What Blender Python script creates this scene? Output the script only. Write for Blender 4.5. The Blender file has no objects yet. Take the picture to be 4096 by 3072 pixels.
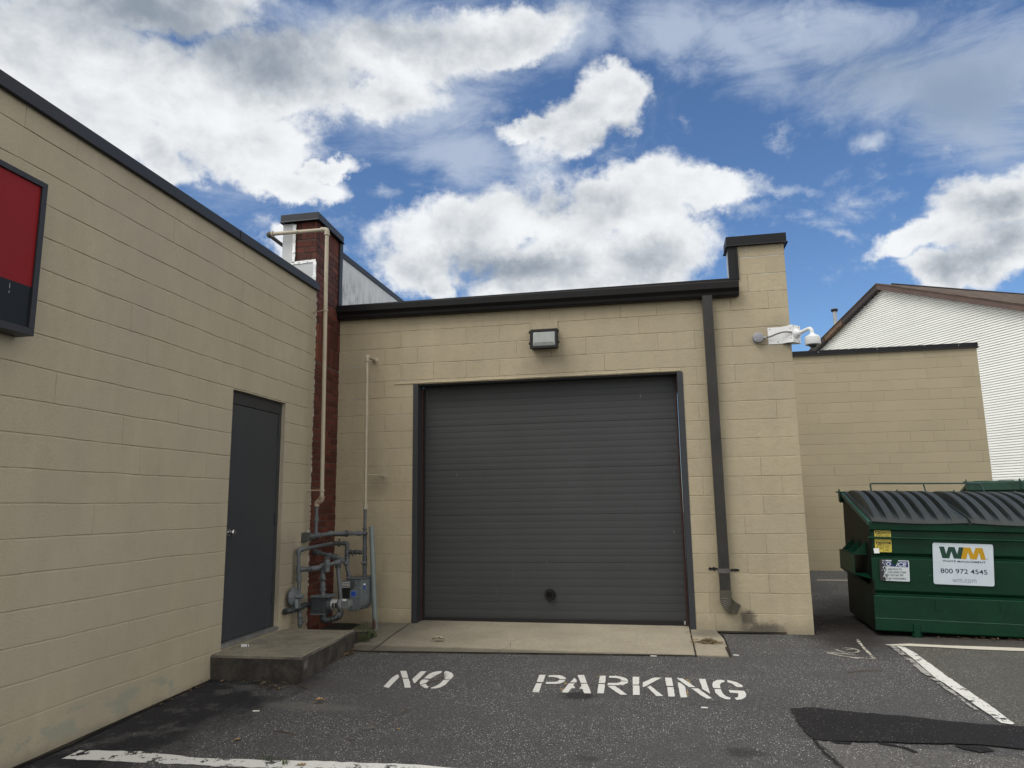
import bpy, bmesh, math, random
from mathutils import Vector, Matrix, noise
random.seed(7)
S = bpy.context.scene
COL = S.collection
R = math.radians
PI = math.pi

# ------------------------------------------------------------------ camera
F = 2887.555                      # focal length in pixels of the 4096 wide photo
CAM = Vector((3.7477, -8.1396, 1.1606))
YAW, PITCH, ROLL = 0.1929, 0.1647, 0.0145
RM = (Matrix.Rotation(YAW, 3, 'Z') @ Matrix.Rotation(PITCH, 3, 'X') @ Matrix.Rotation(ROLL, 3, 'Y'))
cam = bpy.data.cameras.new('camera')
cam.sensor_width = 36; cam.lens = F / 4096 * 36; cam.clip_end = 500; cam.clip_start = 0.05
co = bpy.data.objects.new('camera', cam); COL.objects.link(co)
m = Matrix.Identity(4)
for i in range(3):
    m[i][0] = RM[i][0]; m[i][1] = RM[i][2]; m[i][2] = -RM[i][1]; m[i][3] = CAM[i]
co.matrix_world = m
S.camera = co
S.render.resolution_x = 1024; S.render.resolution_y = 768
S.view_settings.view_transform = 'Standard'; S.view_settings.look = 'None'
S.view_settings.exposure = 0.40; S.view_settings.gamma = 1

def ray(u, v):
    return RM @ Vector(((u - 2048) / F, 1, -(v - 1536) / F))
def at(u, v, Y=0.0):
    d = ray(u, v); return CAM + d * ((Y - CAM.y) / d.y)
def atX(u, v, X):
    d = ray(u, v); return CAM + d * ((X - CAM.x) / d.x)
def atP(u, v, P, N):
    d = ray(u, v); return CAM + d * ((P - CAM).dot(N) / d.dot(N))
def g(x, y):
    return -.175 - .005 * x + (.022 * y if y < 0 else .004 * y)
def atG(u, v, lift=0.0):
    d = ray(u, v); z = -.2
    for _ in range(15):
        P = CAM + d * ((z - CAM.z) / d.z); z = g(P.x, P.y) + lift
    return P
DD = 4096 / 2212

# ------------------------------------------------------------------ light
SUNV = Vector((-.40, -.52, .84)).normalized()
sun = bpy.data.lights.new('sun', 'SUN'); sun.energy = 1.35; sun.angle = R(30); sun.color = (1, .95, .87)
so = bpy.data.objects.new('sun', sun); COL.objects.link(so)
so.rotation_euler = SUNV.to_track_quat('Z', 'Y').to_euler()

# ------------------------------------------------------------------ world sky with clouds
W = bpy.data.worlds.new('World'); S.world = W; W.use_nodes = True
nt = W.node_tree; nt.nodes.clear()
class NG:
    """tiny node helper"""
    def __init__(s, t): s.t = t
    def n(s, typ, **k):
        o = s.t.nodes.new(typ)
        for a, b in k.items(): setattr(o, a, b)
        return o
    def l(s, a, b): s.t.links.new(a, b)
    def setin(s, sock, v):
        if hasattr(v, 'is_linked') or isinstance(v, bpy.types.NodeSocket): s.l(v, sock)
        else: sock.default_value = v
    def math(s, op, a, b=0.0, c=0.0, clamp=False):
        o = s.n('ShaderNodeMath', operation=op, use_clamp=clamp)
        for i, v in enumerate((a, b, c)):
            s.setin(o.inputs[i], v)
        return o.outputs[0]
    def vmath(s, op, a, b=(0, 0, 0), out=0):
        o = s.n('ShaderNodeVectorMath', operation=op)
        s.setin(o.inputs[0], a); s.setin(o.inputs[1], b)
        return o.outputs[out]
    def sep(s, v):
        o = s.n('ShaderNodeSeparateXYZ'); s.l(v, o.inputs[0]); return o.outputs
    def comb(s, x, y, z):
        o = s.n('ShaderNodeCombineXYZ')
        for i, v in enumerate((x, y, z)): s.setin(o.inputs[i], v)
        return o.outputs[0]
    def mapping(s, v, loc=(0, 0, 0), rot=(0, 0, 0), sc=(1, 1, 1), typ='POINT'):
        o = s.n('ShaderNodeMapping', vector_type=typ); s.l(v, o.inputs[0])
        o.inputs[1].default_value = loc; o.inputs[2].default_value = rot; o.inputs[3].default_value = sc
        return o.outputs[0]
    def noise(s, v, scale, detail=4, rough=.5, dist=0.0, lac=2.0, typ='FBM', col=False):
        o = s.n('ShaderNodeTexNoise'); o.noise_type = typ
        if v is not None: s.l(v, o.inputs['Vector'])
        o.inputs['Scale'].default_value = scale; o.inputs['Detail'].default_value = detail
        o.inputs['Roughness'].default_value = rough; o.inputs['Distortion'].default_value = dist
        o.inputs['Lacunarity'].default_value = lac
        return o.outputs[1 if col else 0]
    def ramp(s, f, a, b, lo=0.0, hi=1.0, smooth=True):
        o = s.n('ShaderNodeMapRange', interpolation_type='SMOOTHSTEP' if smooth else 'LINEAR')
        s.setin(o.inputs[0], f)
        for i, v in ((1, a), (2, b), (3, lo), (4, hi)): s.setin(o.inputs[i], v)
        return o.outputs[0]
    def mix(s, f, a, b, blend='MIX'):
        o = s.n('ShaderNodeMix', data_type='RGBA', blend_type=blend)
        s.setin(o.inputs[0], f)
        for i, v in ((6, a), (7, b)):
            if isinstance(v, tuple): v = v + (1,) * (4 - len(v))
            s.setin(o.inputs[i], v)
        return o.outputs[2]

w = NG(nt)
tc = w.n('ShaderNodeTexCoord'); dirv = w.vmath('NORMALIZE', tc.outputs['Generated'])
x, y, z = w.sep(dirv)
az = w.math('ARCTAN2', x, y); el = w.math('ARCSINE', z)
ae0 = w.comb(az, el, 0.0)
wp1 = w.vmath('SUBTRACT', w.noise(dirv, 4.5, 5, .6, col=True), (.5, .5, .5)); wp2 = w.vmath('SUBTRACT', w.noise(dirv, 17, 5, .65, col=True), (.5, .5, .5))
ae = w.vmath('ADD', ae0, w.vmath('ADD', w.vmath('MULTIPLY', wp1, (.12, .09, 0)), w.vmath('MULTIPLY', wp2, (.06, .055, 0))))
def azel(px, py):
    d = ray(px * DD, py * DD).normalized(); return math.atan2(d.x, d.y), math.asin(d.z)
def field(blobs):
    out = None
    for b in blobs:
        cx, cy, rx, ry = b[:4]; rot = b[4] if len(b) > 4 else 0; wt = b[5] if len(b) > 5 else 1
        a0, e0 = azel(cx, cy); a1, e1 = azel(cx + 20, cy); a2, e2 = azel(cx, cy + 20)
        sx = math.hypot(a1 - a0, e1 - e0) / 20 * rx; sy = math.hypot(a2 - a0, e2 - e0) / 20 * ry
        base = math.atan2(e1 - e0, a1 - a0)
        v = w.mapping(ae, (a0, e0, 0), (0, 0, base - R(rot)), (sx, sy, 1), 'TEXTURE')
        q = w.n('ShaderNodeTexGradient', gradient_type='SPHERICAL'); w.l(v, q.inputs[0])
        o = q.outputs[1]
        if wt != 1: o = w.math('MULTIPLY', o, wt)
        out = o if out is None else w.math('MAXIMUM', out, o)
    return out
CUM = [(1040, 500, 290, 130, -10), (1330, 455, 290, 105, -14), (1530, 410, 165, 62, 0), (900, 570, 140, 75, 8), (1200, 560, 300, 100, 0),
       (1420, 520, 170, 110, 0), (1300, 610, 270, 75, 0), (930, 600, 60, 50, 0), (1250, 255, 180, 92, -28), (1160, 280, 95, 45, 0), (1350, 205, 75, 95, 10),
       (110, 120, 330, 210, 0), (190, 270, 260, 110, 22), (430, 205, 270, 150, 10), (620, 170, 350, 165, -6), (520, 315, 250, 85, 0), (585, 376, 190, 52, 4),
       (870, 105, 310, 120, -8), (1090, 50, 240, 85, -4), (700, 352, 115, 34, 0), (345, 345, 100, 60, 30), (840, 200, 200, 80, 0), (330, 20, 420, 120, 0),
       (2130, 440, 230, 110, -28), (2160, 530, 210, 90, -10), (2000, 490, 150, 50, -20), (2060, 560, 110, 60, 0), (600, 500, 80, 55, 0),
       (1120, 620, 200, 60, 0)]
WSP = [(300, 250, 480, 240, 10, .9), (930, 215, 330, 130, -15, .9), (760, 40, 500, 110, 0, .9), (1000, 320, 200, 130, 20), (1600, 110, 330, 130, 12), (1750, 60, 460, 130, 0), (1920, 170, 340, 170, 0, .9), (2100, 200, 240, 260, 0, 1.25), (2110, 290, 190, 120, 0, 1.1),
       (1870, 285, 75, 45, 0), (1460, 70, 200, 110, 0), (1690, 420, 110, 24, -8, .9), (1812, 487, 60, 18, 12, .9), (1620, 455, 80, 20, 0, .8),
       (960, 230, 240, 120, -20), (2100, 610, 60, 18, 10, .8), (1130, 370, 90, 60, 0), (1230, 60, 160, 130, 0), (700, 520, 100, 40, 0, .8)]
DRK = [(330, 50, 390, 150, 12), (560, 120, 260, 130, 10), (180, 10, 300, 90, 0, .8), (860, 60, 240, 80, 0, .7), (1080, 575, 260, 60, -4), (1400, 560, 180, 60, -6, .8), (2110, 530, 210, 60, -14, .7),
       (1290, 300, 130, 40, -10, .7), (2080, 200, 220, 180, 0, .8), (1900, 150, 330, 150, 0, .6), (1180, 440, 90, 40, 0, .5), (2160, 440, 90, 45, 0, .5), (980, 560, 140, 40, 0, .6)]
# warp the direction so the outlines of the clouds billow
wv = w.mapping(dirv, sc=(1, 1, 1.35))
n_big = w.noise(wv, 5.0, 9, .60, .35)
n_fine = w.noise(wv, 15.0, 9, .62, .2)
n_str = w.noise(w.mapping(dirv, rot=(0, R(25), 0), sc=(1, 1, 2.6)), 6.0, 10, .68, .8)
fC = field(CUM); fW = field(WSP); fD = field(DRK)
nn_ = w.math('ADD', w.math('MULTIPLY', w.math('SUBTRACT', n_big, .5), 1.25), w.math('MULTIPLY', w.math('SUBTRACT', n_fine, .5), 1.05))
# unseen clouds outside the view, added bright and warm to lift the ambient light
a0, e0 = azel(1106, 500)
vd = w.vmath('LENGTH', w.vmath('SUBTRACT', ae0, (a0, e0, 0)), out=1)
outer = w.ramp(vd, .78, 1.05)
n_out = w.noise(wv, 2.2, 6, .6, .2)
fO = w.math('MULTIPLY', outer, w.ramp(n_out, .36, .56))
dC = w.math('ADD', w.math('MAXIMUM', w.math('MULTIPLY', fC, 1.25), w.math('MULTIPLY', fO, .7)), nn_)
aC = w.ramp(dC, .12, .60)
dW = w.math('ADD', fW, w.math('MULTIPLY', w.math('SUBTRACT', n_str, .5), 1.7))
aW = w.math('MULTIPLY', w.ramp(dW, .05, .95), .78)
# light and shade within the clouds: compare the billows with the same billows a little higher up
n_up = w.noise(w.mapping(dirv, loc=(0, 0, .055), sc=(1, 1, 1.35)), 5.0, 9, .60, .35)
n_sh = w.noise(w.mapping(dirv, loc=(.3, .0, .035), sc=(1, 1, 1.5)), 9.0, 9, .62, .3)
relief = w.math('SUBTRACT', n_up, n_big)
shade = w.math('ADD', w.math('MULTIPLY', fD, .85), w.math('MULTIPLY', w.math('SUBTRACT', .5, n_sh), 1.05))
shade = w.math('ADD', shade, w.math('MULTIPLY', relief, 1.5))
shade = w.math('ADD', shade, w.math('MULTIPLY', w.ramp(dC, .35, 1.3), .25))
shade = w.ramp(shade, -.22, 1.05)
cC = w.mix(shade, (.695, .712, .725), (.205, .242, .292))
cC = w.mix(outer, cC, (1.25, 1.17, 1.05))
cW = w.mix(w.ramp(fD, .0, .7), (.39, .45, .55), (.25, .31, .39))
sky = w.n('ShaderNodeTexSky', sky_type='NISHITA'); sky.sun_disc = False
sky.sun_elevation = math.asin(SUNV.z); sky.sun_rotation = math.atan2(SUNV.x, SUNV.y)
sky.altitude = 50; sky.air_density = 1.0; sky.dust_density = .6; sky.ozone_density = 2.2
SKY_K = .095
skc = w.vmath('MULTIPLY', sky.outputs[0], (SKY_K * .67, SKY_K * .84, SKY_K * 1.02))
c1 = w.mix(aW, skc, cW)
c2 = w.mix(aC, c1, cC)
bg = w.n('ShaderNodeBackground'); w.l(c2, bg.inputs[0]); bg.inputs[1].default_value = 1.0
ow = w.n('ShaderNodeOutputWorld'); w.l(bg.outputs[0], ow.inputs[0])
W.cycles.sampling_method = 'MANUAL'; W.cycles.sample_map_resolution = 512

# ------------------------------------------------------------------ materials
def mat(name, col, rough=.6, metal=0.0, var=.12, vs=2.5, bump=0.0, bs=60.0, bump2=0.0, bs2=8.0, spec=.4,
        island=0.0, fn=None, coat=0.0, vcol=None):
    M = bpy.data.materials.new(name); M.use_nodes = True
    t = M.node_tree; t.nodes.clear(); k = NG(t)
    geo = k.n('ShaderNodeNewGeometry'); P = geo.outputs['Position']
    p = k.n('ShaderNodeBsdfPrincipled'); o = k.n('ShaderNodeOutputMaterial'); k.l(p.outputs[0], o.inputs[0])
    p.inputs['Roughness'].default_value = rough; p.inputs['Metallic'].default_value = metal
    p.inputs['Specular IOR Level'].default_value = spec; p.inputs['Coat Weight'].default_value = coat
    n1 = k.noise(P, vs, 6, .6)
    f = k.ramp(n1, .3, .7, 1 - var, 1 + var, smooth=False)
    c = k.vmath('SCALE', tuple(col)); c.node.inputs[3].default_value = 1; k.l(f, c.node.inputs[3])
    if vcol is not None: c = k.mix(k.ramp(k.noise(P, vs * .6, 5, .6), .4, .65), c, vcol)
    if island:
        fi = k.ramp(geo.outputs['Random Per Island'], 0, 1, 1 - island, 1 + island, smooth=False)
        c2 = k.vmath('SCALE', c); k.l(fi, c2.node.inputs[3]); c = c2
    if fn: c = fn(k, geo, P, c, p) or c
    k.l(c, p.inputs['Base Color'])
    if bump or bump2:
        h = None
        if bump: h = k.math('MULTIPLY', k.noise(P, bs, 5, .65), bump)
        if bump2:
            h2 = k.math('MULTIPLY', k.noise(P, bs2, 4, .6), bump2); h = h2 if h is None else k.math('ADD', h, h2)
        b = k.n('ShaderNodeBump'); b.inputs['Strength'].default_value = 1; b.inputs['Distance'].default_value = 1
        k.l(h, b.inputs['Height']); k.l(b.outputs[0], p.inputs['Normal'])
    return M

def near(k, P, c, r, f=1.0, ns=6.0, na=.6, stretch=(1, 1, 1)):
    """irregular patch mask around a place"""
    v = k.vmath('SUBTRACT', P, c); v = k.vmath('MULTIPLY', v, stretch)
    d = k.vmath('LENGTH', v, out=1)
    d = k.math('ADD', d, k.math('MULTIPLY', k.math('SUBTRACT', k.noise(P, ns, 5, .65), .5), na * r))
    return k.math('MULTIPLY', k.ramp(d, r * .35, r, 1, 0), f)

def fn_block(k, geo, P, c, p):
    x, y, z = k.sep(P)
    gr_ = k.ramp(k.noise(P, 130, 4, .75), .3, .7, .90, 1.09, smooth=False); c = k.vmath('SCALE', c); k.l(gr_, c.node.inputs[3])
    mo_ = k.ramp(k.noise(k.mapping(P, sc=(1, 1, .35)), 5.5, 5, .65), .35, .68, 1.03, .93, smooth=False); c = k.vmath('SCALE', c); k.l(mo_, c.node.inputs[3])
    # soft grime, faint colour drift of old paint, painted lamp and bracket shadows
    c = k.mix(k.ramp(k.noise(P, 1.3, 4, .5), .42, .62, 0, .35), c, (.33, .295, .215))
    c = k.mix(near(k, P, (4.76, 0, -.19), .25, .95, 12, .9, (.8, 1, 1.9)), c, (.05, .045, .04))
    c = k.mix(near(k, P, (4.63, 0, -.04), .11, .8, 16, .9), c, (.05, .045, .04))
    c = k.mix(near(k, P, (2.62, 0, 2.72), .42, .38, 5, .8, (.8, 1, 1.7)), c, (.17, .145, .11))  # soft shadow below the wall lamp, painted into the wall colour
    c = k.mix(near(k, P, (.55, 0, 1.40), .16, .35, 9, .7), c, (.17, .145, .11))
    c = k.mix(near(k, P, (5.2, 0, 2.9), .34, .3, 7, .7), c, (.17, .15, .12))  # shadow around the camera bracket, painted into the wall colour
    # splash back along the foot
    lowz = k.ramp(k.math('ADD', z, k.math('MULTIPLY', k.noise(P, 7, 5, .7), .16)), -.15, .06, .6, 0)
    c = k.mix(lowz, c, (.16, .145, .11))
    spots = k.math('MULTIPLY', k.ramp(k.noise(P, 26, 4, .7), .70, .76), .55)
    c = k.mix(spots, c, (.14, .12, .09))
    return c
def fn_shopwall(k, geo, P, c, p):
    x, y, z = k.sep(P)
    gr_ = k.ramp(k.noise(P, 130, 4, .75), .3, .7, .90, 1.09, smooth=False); c = k.vmath('SCALE', c); k.l(gr_, c.node.inputs[3])
    mo_ = k.ramp(k.noise(k.mapping(P, sc=(1, 1, .35)), 5.5, 5, .65), .35, .68, 1.03, .93, smooth=False); c = k.vmath('SCALE', c); k.l(mo_, c.node.inputs[3])
    c = k.mix(k.ramp(k.noise(P, .9, 4, .5), .42, .62, 0, .4), c, (.325, .285, .235))
    band = k.math('MULTIPLY', k.ramp(z, -.26, -.17), k.ramp(z, -.03, -.09))
    n = k.ramp(k.math('ADD', k.noise(k.mapping(P, sc=(1, 1, 2.2)), 2.6, 5, .62), 0), .50, .57)
    c = k.mix(k.math('MULTIPLY', k.math('MULTIPLY', band, n), .8), c, (.255, .275, .22))
    c = k.mix(k.ramp(k.math('ADD', z, k.math('MULTIPLY', k.noise(P, 9, 4, .7), .12)), -.24, -.12, .65, 0), c, (.13, .125, .105))
    spots = k.math('MULTIPLY', k.ramp(k.noise(P, 30, 3, .7), .72, .77), .5)
    c = k.mix(spots, c, (.10, .09, .07))
    pits = k.math('MULTIPLY', k.math('MULTIPLY', k.ramp(k.noise(P, 75, 4, .75), .66, .71), k.ramp(k.noise(P, 3.2, 4, .6), .45, .6)), .5)
    c = k.mix(pits, c, (.15, .14, .11))
    c = k.mix(near(k, P, (.07, -1.3, .55), .5, .4, 5, .8), c, (.13, .125, .10))
    return c
TAN = (.372, .325, .226)
M_BLOCK = mat('painted_block', TAN, .75, var=.06, vs=1.1, bump=.0035, bs=45, bump2=.006, bs2=14, spec=.25, island=.045, fn=fn_block)
M_SHOP = mat('painted_block_shop', (.356, .323, .240), .75, var=.05, vs=.8, bump=.0032, bs=70, bump2=.003, bs2=9, spec=.25, island=.008, fn=fn_shopwall)
M_FARB = mat('painted_block_far', (.328, .289, .200), .8, var=.05, vs=.8, bump=.004, bs=30, spec=.2, island=.035)

def fn_brick(k, geo, P, c, p):
    r = geo.outputs['Random Per Island']
    c = k.mix(k.ramp(r, .0, 1.0), (.055, .014, .010), (.110, .030, .020))
    c = k.mix(k.ramp(k.noise(P, 40, 5, .7), .55, .75, 0, .6), c, (.04, .018, .016))
    return c
M_BRICK = mat('red_brick', (.1, .03, .02), .7, bump=.004, bs=90, spec=.3, fn=fn_brick)
M_BRICKO = mat('orange_brick', (.135, .038, .018), .75, bump=.004, bs=90)
M_MORT = mat('brick_mortar', (.085, .056, .046), .9, var=.3, vs=20, bump=.004, bs=80)
M_SMEAR = mat('mortar_smear', (.42, .40, .36), .9, var=.3, vs=20, bump=.004, bs=80)
M_COPE = mat('dark_coping', (.022, .025, .031), .45, var=.12, vs=1.5, spec=.3)
M_BLACKM = mat('black_gutter', (.0085, .008, .0085), .5, var=.25, vs=3, spec=.22)
M_CAPB = mat('black_cap', (.0085, .0095, .012), .5, var=.2, vs=3, spec=.22)
M_SPOUT = mat('bronze_downspout', (.040, .039, .036), .45, var=.2, vs=4)
M_OLIVE = mat('olive_elbow', (.060, .055, .040), .5, var=.25, vs=12)
def fn_door(k, geo, P, c, p):
    x, y, z = k.sep(P)
    st = k.math('MULTIPLY', k.ramp(k.noise(k.mapping(P, sc=(9, 9, 1.2)), 3.5, 5, .7), .60, .72), near(k, P, (2.1, .2, .27), .62, .5, 4, .6, (.8, 1, 1.6)))
    c = k.mix(st, c, (.10, .105, .10))
    sc = k.ramp(k.noise(k.mapping(P, rot=(0, .5, 0), sc=(30, 1, 2)), 2.0, 3, .7), .73, .76, 0, .35)
    return k.mix(k.math('MULTIPLY', sc, k.ramp(z, .6, -.05)), c, (.14, .15, .15))
M_RDOOR = mat('charcoal_door', (.040, .0435, .0455), .55, var=.10, vs=1.2, bump=.0006, bs=120, spec=.35, fn=fn_door)
M_FRAME = mat('slate_frame', (.026, .029, .034), .5, var=.12, vs=3)
M_PDOOR = mat('slate_door', (.032, .037, .044), .42, var=.1, vs=1.5, bump=.0005, bs=40)
M_RED = mat('brown_seal', (.045, .018, .014), .6, var=.3, vs=6)
M_RUBBER = mat('black_rubber', (.008, .008, .008), .7)
M_STEELP = mat('steel_polished', (.60, .61, .62), .18, metal=1)
M_ALU = mat('dull_aluminium', (.34, .35, .36), .42, metal=.8, var=.2, vs=9)
M_WHITEP = mat('white_painted_metal', (.70, .72, .73), .42, var=.05, vs=5)
M_CAMW = mat('white_plastic', (.66, .69, .70), .35, var=.03)
M_GLASSD = mat('dark_glass', (.02, .02, .022), .08, spec=.7)
M_GREYB = mat('grey_box', (.26, .27, .30), .45, metal=.3)
M_COND = mat('grey_conduit', (.14, .135, .13), .5)
def fn_gas(k, geo, P, c, p):
    return k.mix(k.ramp(k.noise(P, 26, 5, .7), .6, .72, 0, .55), c, (.05, .045, .04))
M_GAS = mat('grey_pipe_paint', (.082, .094, .104), .42, var=.18, vs=8, fn=fn_gas)
M_GASD = mat('dark_pipe_paint', (.034, .039, .044), .5, var=.25, vs=12)
M_GASL = mat('light_meter_paint', (.098, .116, .126), .4, var=.12, vs=10)
M_TANP = mat('tan_pipe_paint', (.36, .325, .25), .5, var=.10, vs=6)
M_TANPD = mat('dark_return_pipe', (.07, .065, .055), .7, var=.2, vs=6)  # darker colour for the run going back over the roof
M_BLUE = mat('blue_label', (.012, .055, .30), .35)
M_PALE = mat('pale_label', (.30, .31, .31), .4)
M_CLEAR = mat('clear_plastic', (.13, .15, .15), .12, spec=.8)
M_BLK = mat('black_detail', (.006, .006, .007), .5)
M_WHT = mat('white_detail', (.72, .74, .75), .5, var=.05)
def fn_lens(k, geo, P, c, p): return None
M_LENS = mat('prism_glass', (.50, .54, .53), .25, spec=.6, var=.08, vs=20)
M_REDS = mat('red_sign_face', (.19, .004, .006), .45, var=.05, spec=.22)
M_NAVY = mat('navy_sign_face', (.006, .011, .016), .45, spec=.22)
def fn_wmem(k, geo, P, c, p):
    x, y, z = k.sep(P)
    n = k.noise(k.mapping(P, sc=(1, 3.5, 1.2)), 3.0, 7, .72)
    f = k.math('MULTIPLY', k.ramp(n, .44, .62), k.ramp(z, 4.22, 3.62, .12, 1.0))
    c = k.mix(k.math('MULTIPLY', f, .85), c, (.12, .125, .12))
    return c
M_MEMB = mat('white_parapet_render', (.50, .54, .58), .7, var=.08, vs=3, fn=fn_wmem)
M_FLASH = mat('silver_flashing', (.44, .46, .48), .45, var=.10, vs=5, bump=.01, bs=6)
M_BAR = mat('bright_term_bar', (.66, .68, .69), .35, metal=.3, var=.15, vs=30, bump=.006, bs=60)
def fn_side(k, geo, P, c, p):
    return c
M_SIDING = mat('white_vinyl', (.80, .82, .79), .5, var=.025, vs=.7, island=.03)
M_RAKE = mat('brown_fascia', (.100, .066, .056), .6, var=.15, vs=2)
M_RAKED = mat('dark_fascia', (.040, .032, .031), .6, var=.15, vs=2)
M_RAKEW = mat('weathered_wood', (.13, .085, .055), .8, var=.5, vs=6)
M_SHING = mat('brown_shingle', (.085, .062, .045), .9, var=.55, vs=2.2, bump=.02, bs=12)
M_VENT = mat('galvanised_vent', (.30, .33, .36), .4, metal=.4, var=.25, vs=4)
def fn_green(k, geo, P, c, p):
    c = k.mix(k.ramp(k.noise(k.mapping(P, sc=(1, 1, 3)), 5, 6, .7), .56, .70, 0, .5), c, (.004, .018, .012))
    sc = k.ramp(k.noise(k.mapping(P, rot=(.3, .6, 0), sc=(3, 1, 30)), 2.5, 3, .6), .735, .75, 0, .6)
    c = k.mix(sc, c, (.09, .17, .14))
    return c
M_GREEN = mat('green_dumpster_paint', (.0012, .028, .0130), .40, var=.25, vs=2.5, bump=.004, bs=5, spec=.22, fn=fn_green)
def fn_greend(k, geo, P, c, p):
    n = k.noise(k.mapping(P, sc=(1, 1.4, .7)), 3.2, 6, .65)
    return k.mix(k.ramp(n, .42, .60), c, (.006, .008, .006))
M_GREEND = mat('grimy_green_paint', (.006, .014, .009), .5, var=.3, vs=3, bump=.004, bs=5, spec=.12, fn=fn_greend)
M_GREENL = mat('worn_green_rim', (.016, .065, .046), .45, var=.3, vs=8)
M_GREEN2 = mat('faded_green_paint', (.014, .055, .035), .45, var=.3, vs=4)
M_LID = mat('grey_plastic_lid', (.021, .028, .028), .50, var=.18, vs=5, bump=.002, bs=40)
M_STK = mat('sticker_white', (.47, .54, .60), .35, var=.05, vs=10, bump=.0015, bs=14)
M_STKG = mat('logo_green', (.003, .036, .024), .35, var=.08)
M_STKY = mat('logo_yellow', (.42, .24, .002), .35, var=.08)
M_STKN = mat('letter_navy', (.010, .020, .040), .4)
M_STKL = mat('letter_grey', (.10, .14, .18), .4)
M_YEL = mat('caution_yellow', (.46, .38, .055), .4, var=.08, vs=20)
M_NBLUE = mat('notice_blue', (.008, .012, .13), .4)
def fn_dirt(k, geo, P, c, p):
    return c

# ground materials
def asph(name, base, spk=.85, dark=None, extra=None, rough=.85, thr=.80):
    M = bpy.data.materials.new(name); M.use_nodes = True
    t = M.node_tree; t.nodes.clear(); k = NG(t)
    geo = k.n('ShaderNodeNewGeometry'); P = geo.outputs['Position']
    p = k.n('ShaderNodeBsdfPrincipled'); o = k.n('ShaderNodeOutputMaterial'); k.l(p.outputs[0], o.inputs[0])
    x, y, z = k.sep(P)
    n1 = k.noise(P, .9, 5, .6); n2 = k.noise(P, 85, 5, .8); n3 = k.noise(P, 7, 5, .65)
    c = k.mix(k.ramp(n2, .30, .72), tuple(b * .28 for b in base), tuple(b * 2.0 for b in base))
    c = k.mix(k.ramp(n1, .35, .65, 0, .35), c, tuple(b * 1.35 for b in base), 'MIX')
    c = k.mix(k.ramp(n3, .50, .70, 0, .18), c, tuple(b * .6 for b in base))
    pos = k.vmath('ADD', P, (0, 0, 0))
    zone = extra(k, P, x, y) if extra else None
    for sc_, th, br, rr in ((62, thr - .04, spk, .27), (125, thr - .04, spk * .85, .34)):
        v = k.n('ShaderNodeTexVoronoi', feature='F1'); k.l(P, v.inputs['Vector']); v.inputs['Scale'].default_value = sc_
        sp = k.sep(v.outputs['Color'])
        f = k.math('MULTIPLY', k.ramp(v.outputs['Distance'], rr, rr * .75, 0, 1), k.math('GREATER_THAN', sp[0], th))
        f = k.math('MULTIPLY', f, k.math('ADD', k.math('MULTIPLY', sp[1], .8), .25))
        if zone is not None: f = k.math('MULTIPLY', f, k.math('SUBTRACT', 1, k.math('MULTIPLY', zone, .85)))
        f = k.math('MULTIPLY', f, k.ramp(k.noise(P, 2.0, 4, .7), .38, .60, .30, 1.05))
        c = k.mix(f, c, (br * .66, br * .65, br * .60))
    if zone is not None:
        zc = k.mix(k.ramp(n2, .35, .7), (.007, .0075, .010), (.032, .032, .038))
        c = k.mix(zone, c, zc)
    if dark: c = dark(k, P, x, y, c)
    k.l(c, p.inputs['Base Color']); p.inputs['Roughness'].default_value = rough; p.inputs['Specular IOR Level'].default_value = .25
    h = k.math('ADD', k.math('MULTIPLY', n2, .008), k.math('MULTIPLY', n3, .010))
    b = k.n('ShaderNodeBump'); b.inputs['Distance'].default_value = 1; k.l(h, b.inputs['Height']); k.l(b.outputs[0], p.inputs['Normal'])
    return M
def seal_zone(k, P, x, y):
    # bitumen sealer brushed over the old asphalt beside the shop wall
    e = k.math('ADD', x, k.math('MULTIPLY', k.math('SUBTRACT', k.noise(k.mapping(P, rot=(0, 0, .5), sc=(1, .5, 1)), 2.2, 6, .65), .5), 1.1))
    a = k.ramp(e, .62, 1.05, 1, 0)
    a = k.math('MULTIPLY', a, k.ramp(y, -1.7, -2.3, 0, 1))
    e2 = k.math('ADD', x, k.math('MULTIPLY', y, .2))
    hole = k.ramp(k.noise(P, 3.2, 6, .7), .50, .64, 0, .75)
    return k.math('MULTIPLY', a, k.math('SUBTRACT', 1, hole))
def dirt_and_shade(k, P, x, y, c):
    c = k.mix(near(k, P, tuple(atG(2315, 2782)), .19, .75, 9, .6, (1, 1.3, 1)), c, (.012, .011, .010))
    c = k.mix(near(k, P, tuple(atG(2974, 3010)), .17, .5, 9, .9, (1, 1.6, 1)), c, (.014, .013, .012))
    c = k.mix(near(k, P, tuple(atG(2353, 3035)), .10, .4, 9, .9, (1, 1.6, 1)), c, (.014, .013, .012))
    c = k.mix(near(k, P, (5.55, .35, -.2), .95, .85, 3, .7, (1.5, .6, 1)), c, (.020, .017, .014))  # dirt by the pier corner, with the shade there painted in
    c = k.mix(near(k, P, (6.6, 1.2, -.2), 1.6, .8, 3, .4, (1, .7, 1)), c, (.018, .016, .014))  # shade under and behind the dumpster, painted into the asphalt
    c = k.mix(near(k, P, (1.25, -3.05, -.24), .34, .5, 9, .9, (.7, 2.6, 1)), c, (.15, .145, .13))
    c = k.mix(near(k, P, (.95, -2.5, -.24), .45, .45, 6, .8, (.8, 2.0, 1)), c, (.07, .064, .056))
    # warm dusty band in front of the dumpster
    c = k.mix(near(k, P, (6.6, -.25, -.2), .7, .35, 6, .8, (.7, 1.8, 1)), c, (.10, .092, .078))
    return c
M_ASPH = asph('asphalt', (.066, .067, .068), 1.15, extra=seal_zone, dark=dirt_and_shade, thr=.72)
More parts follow.
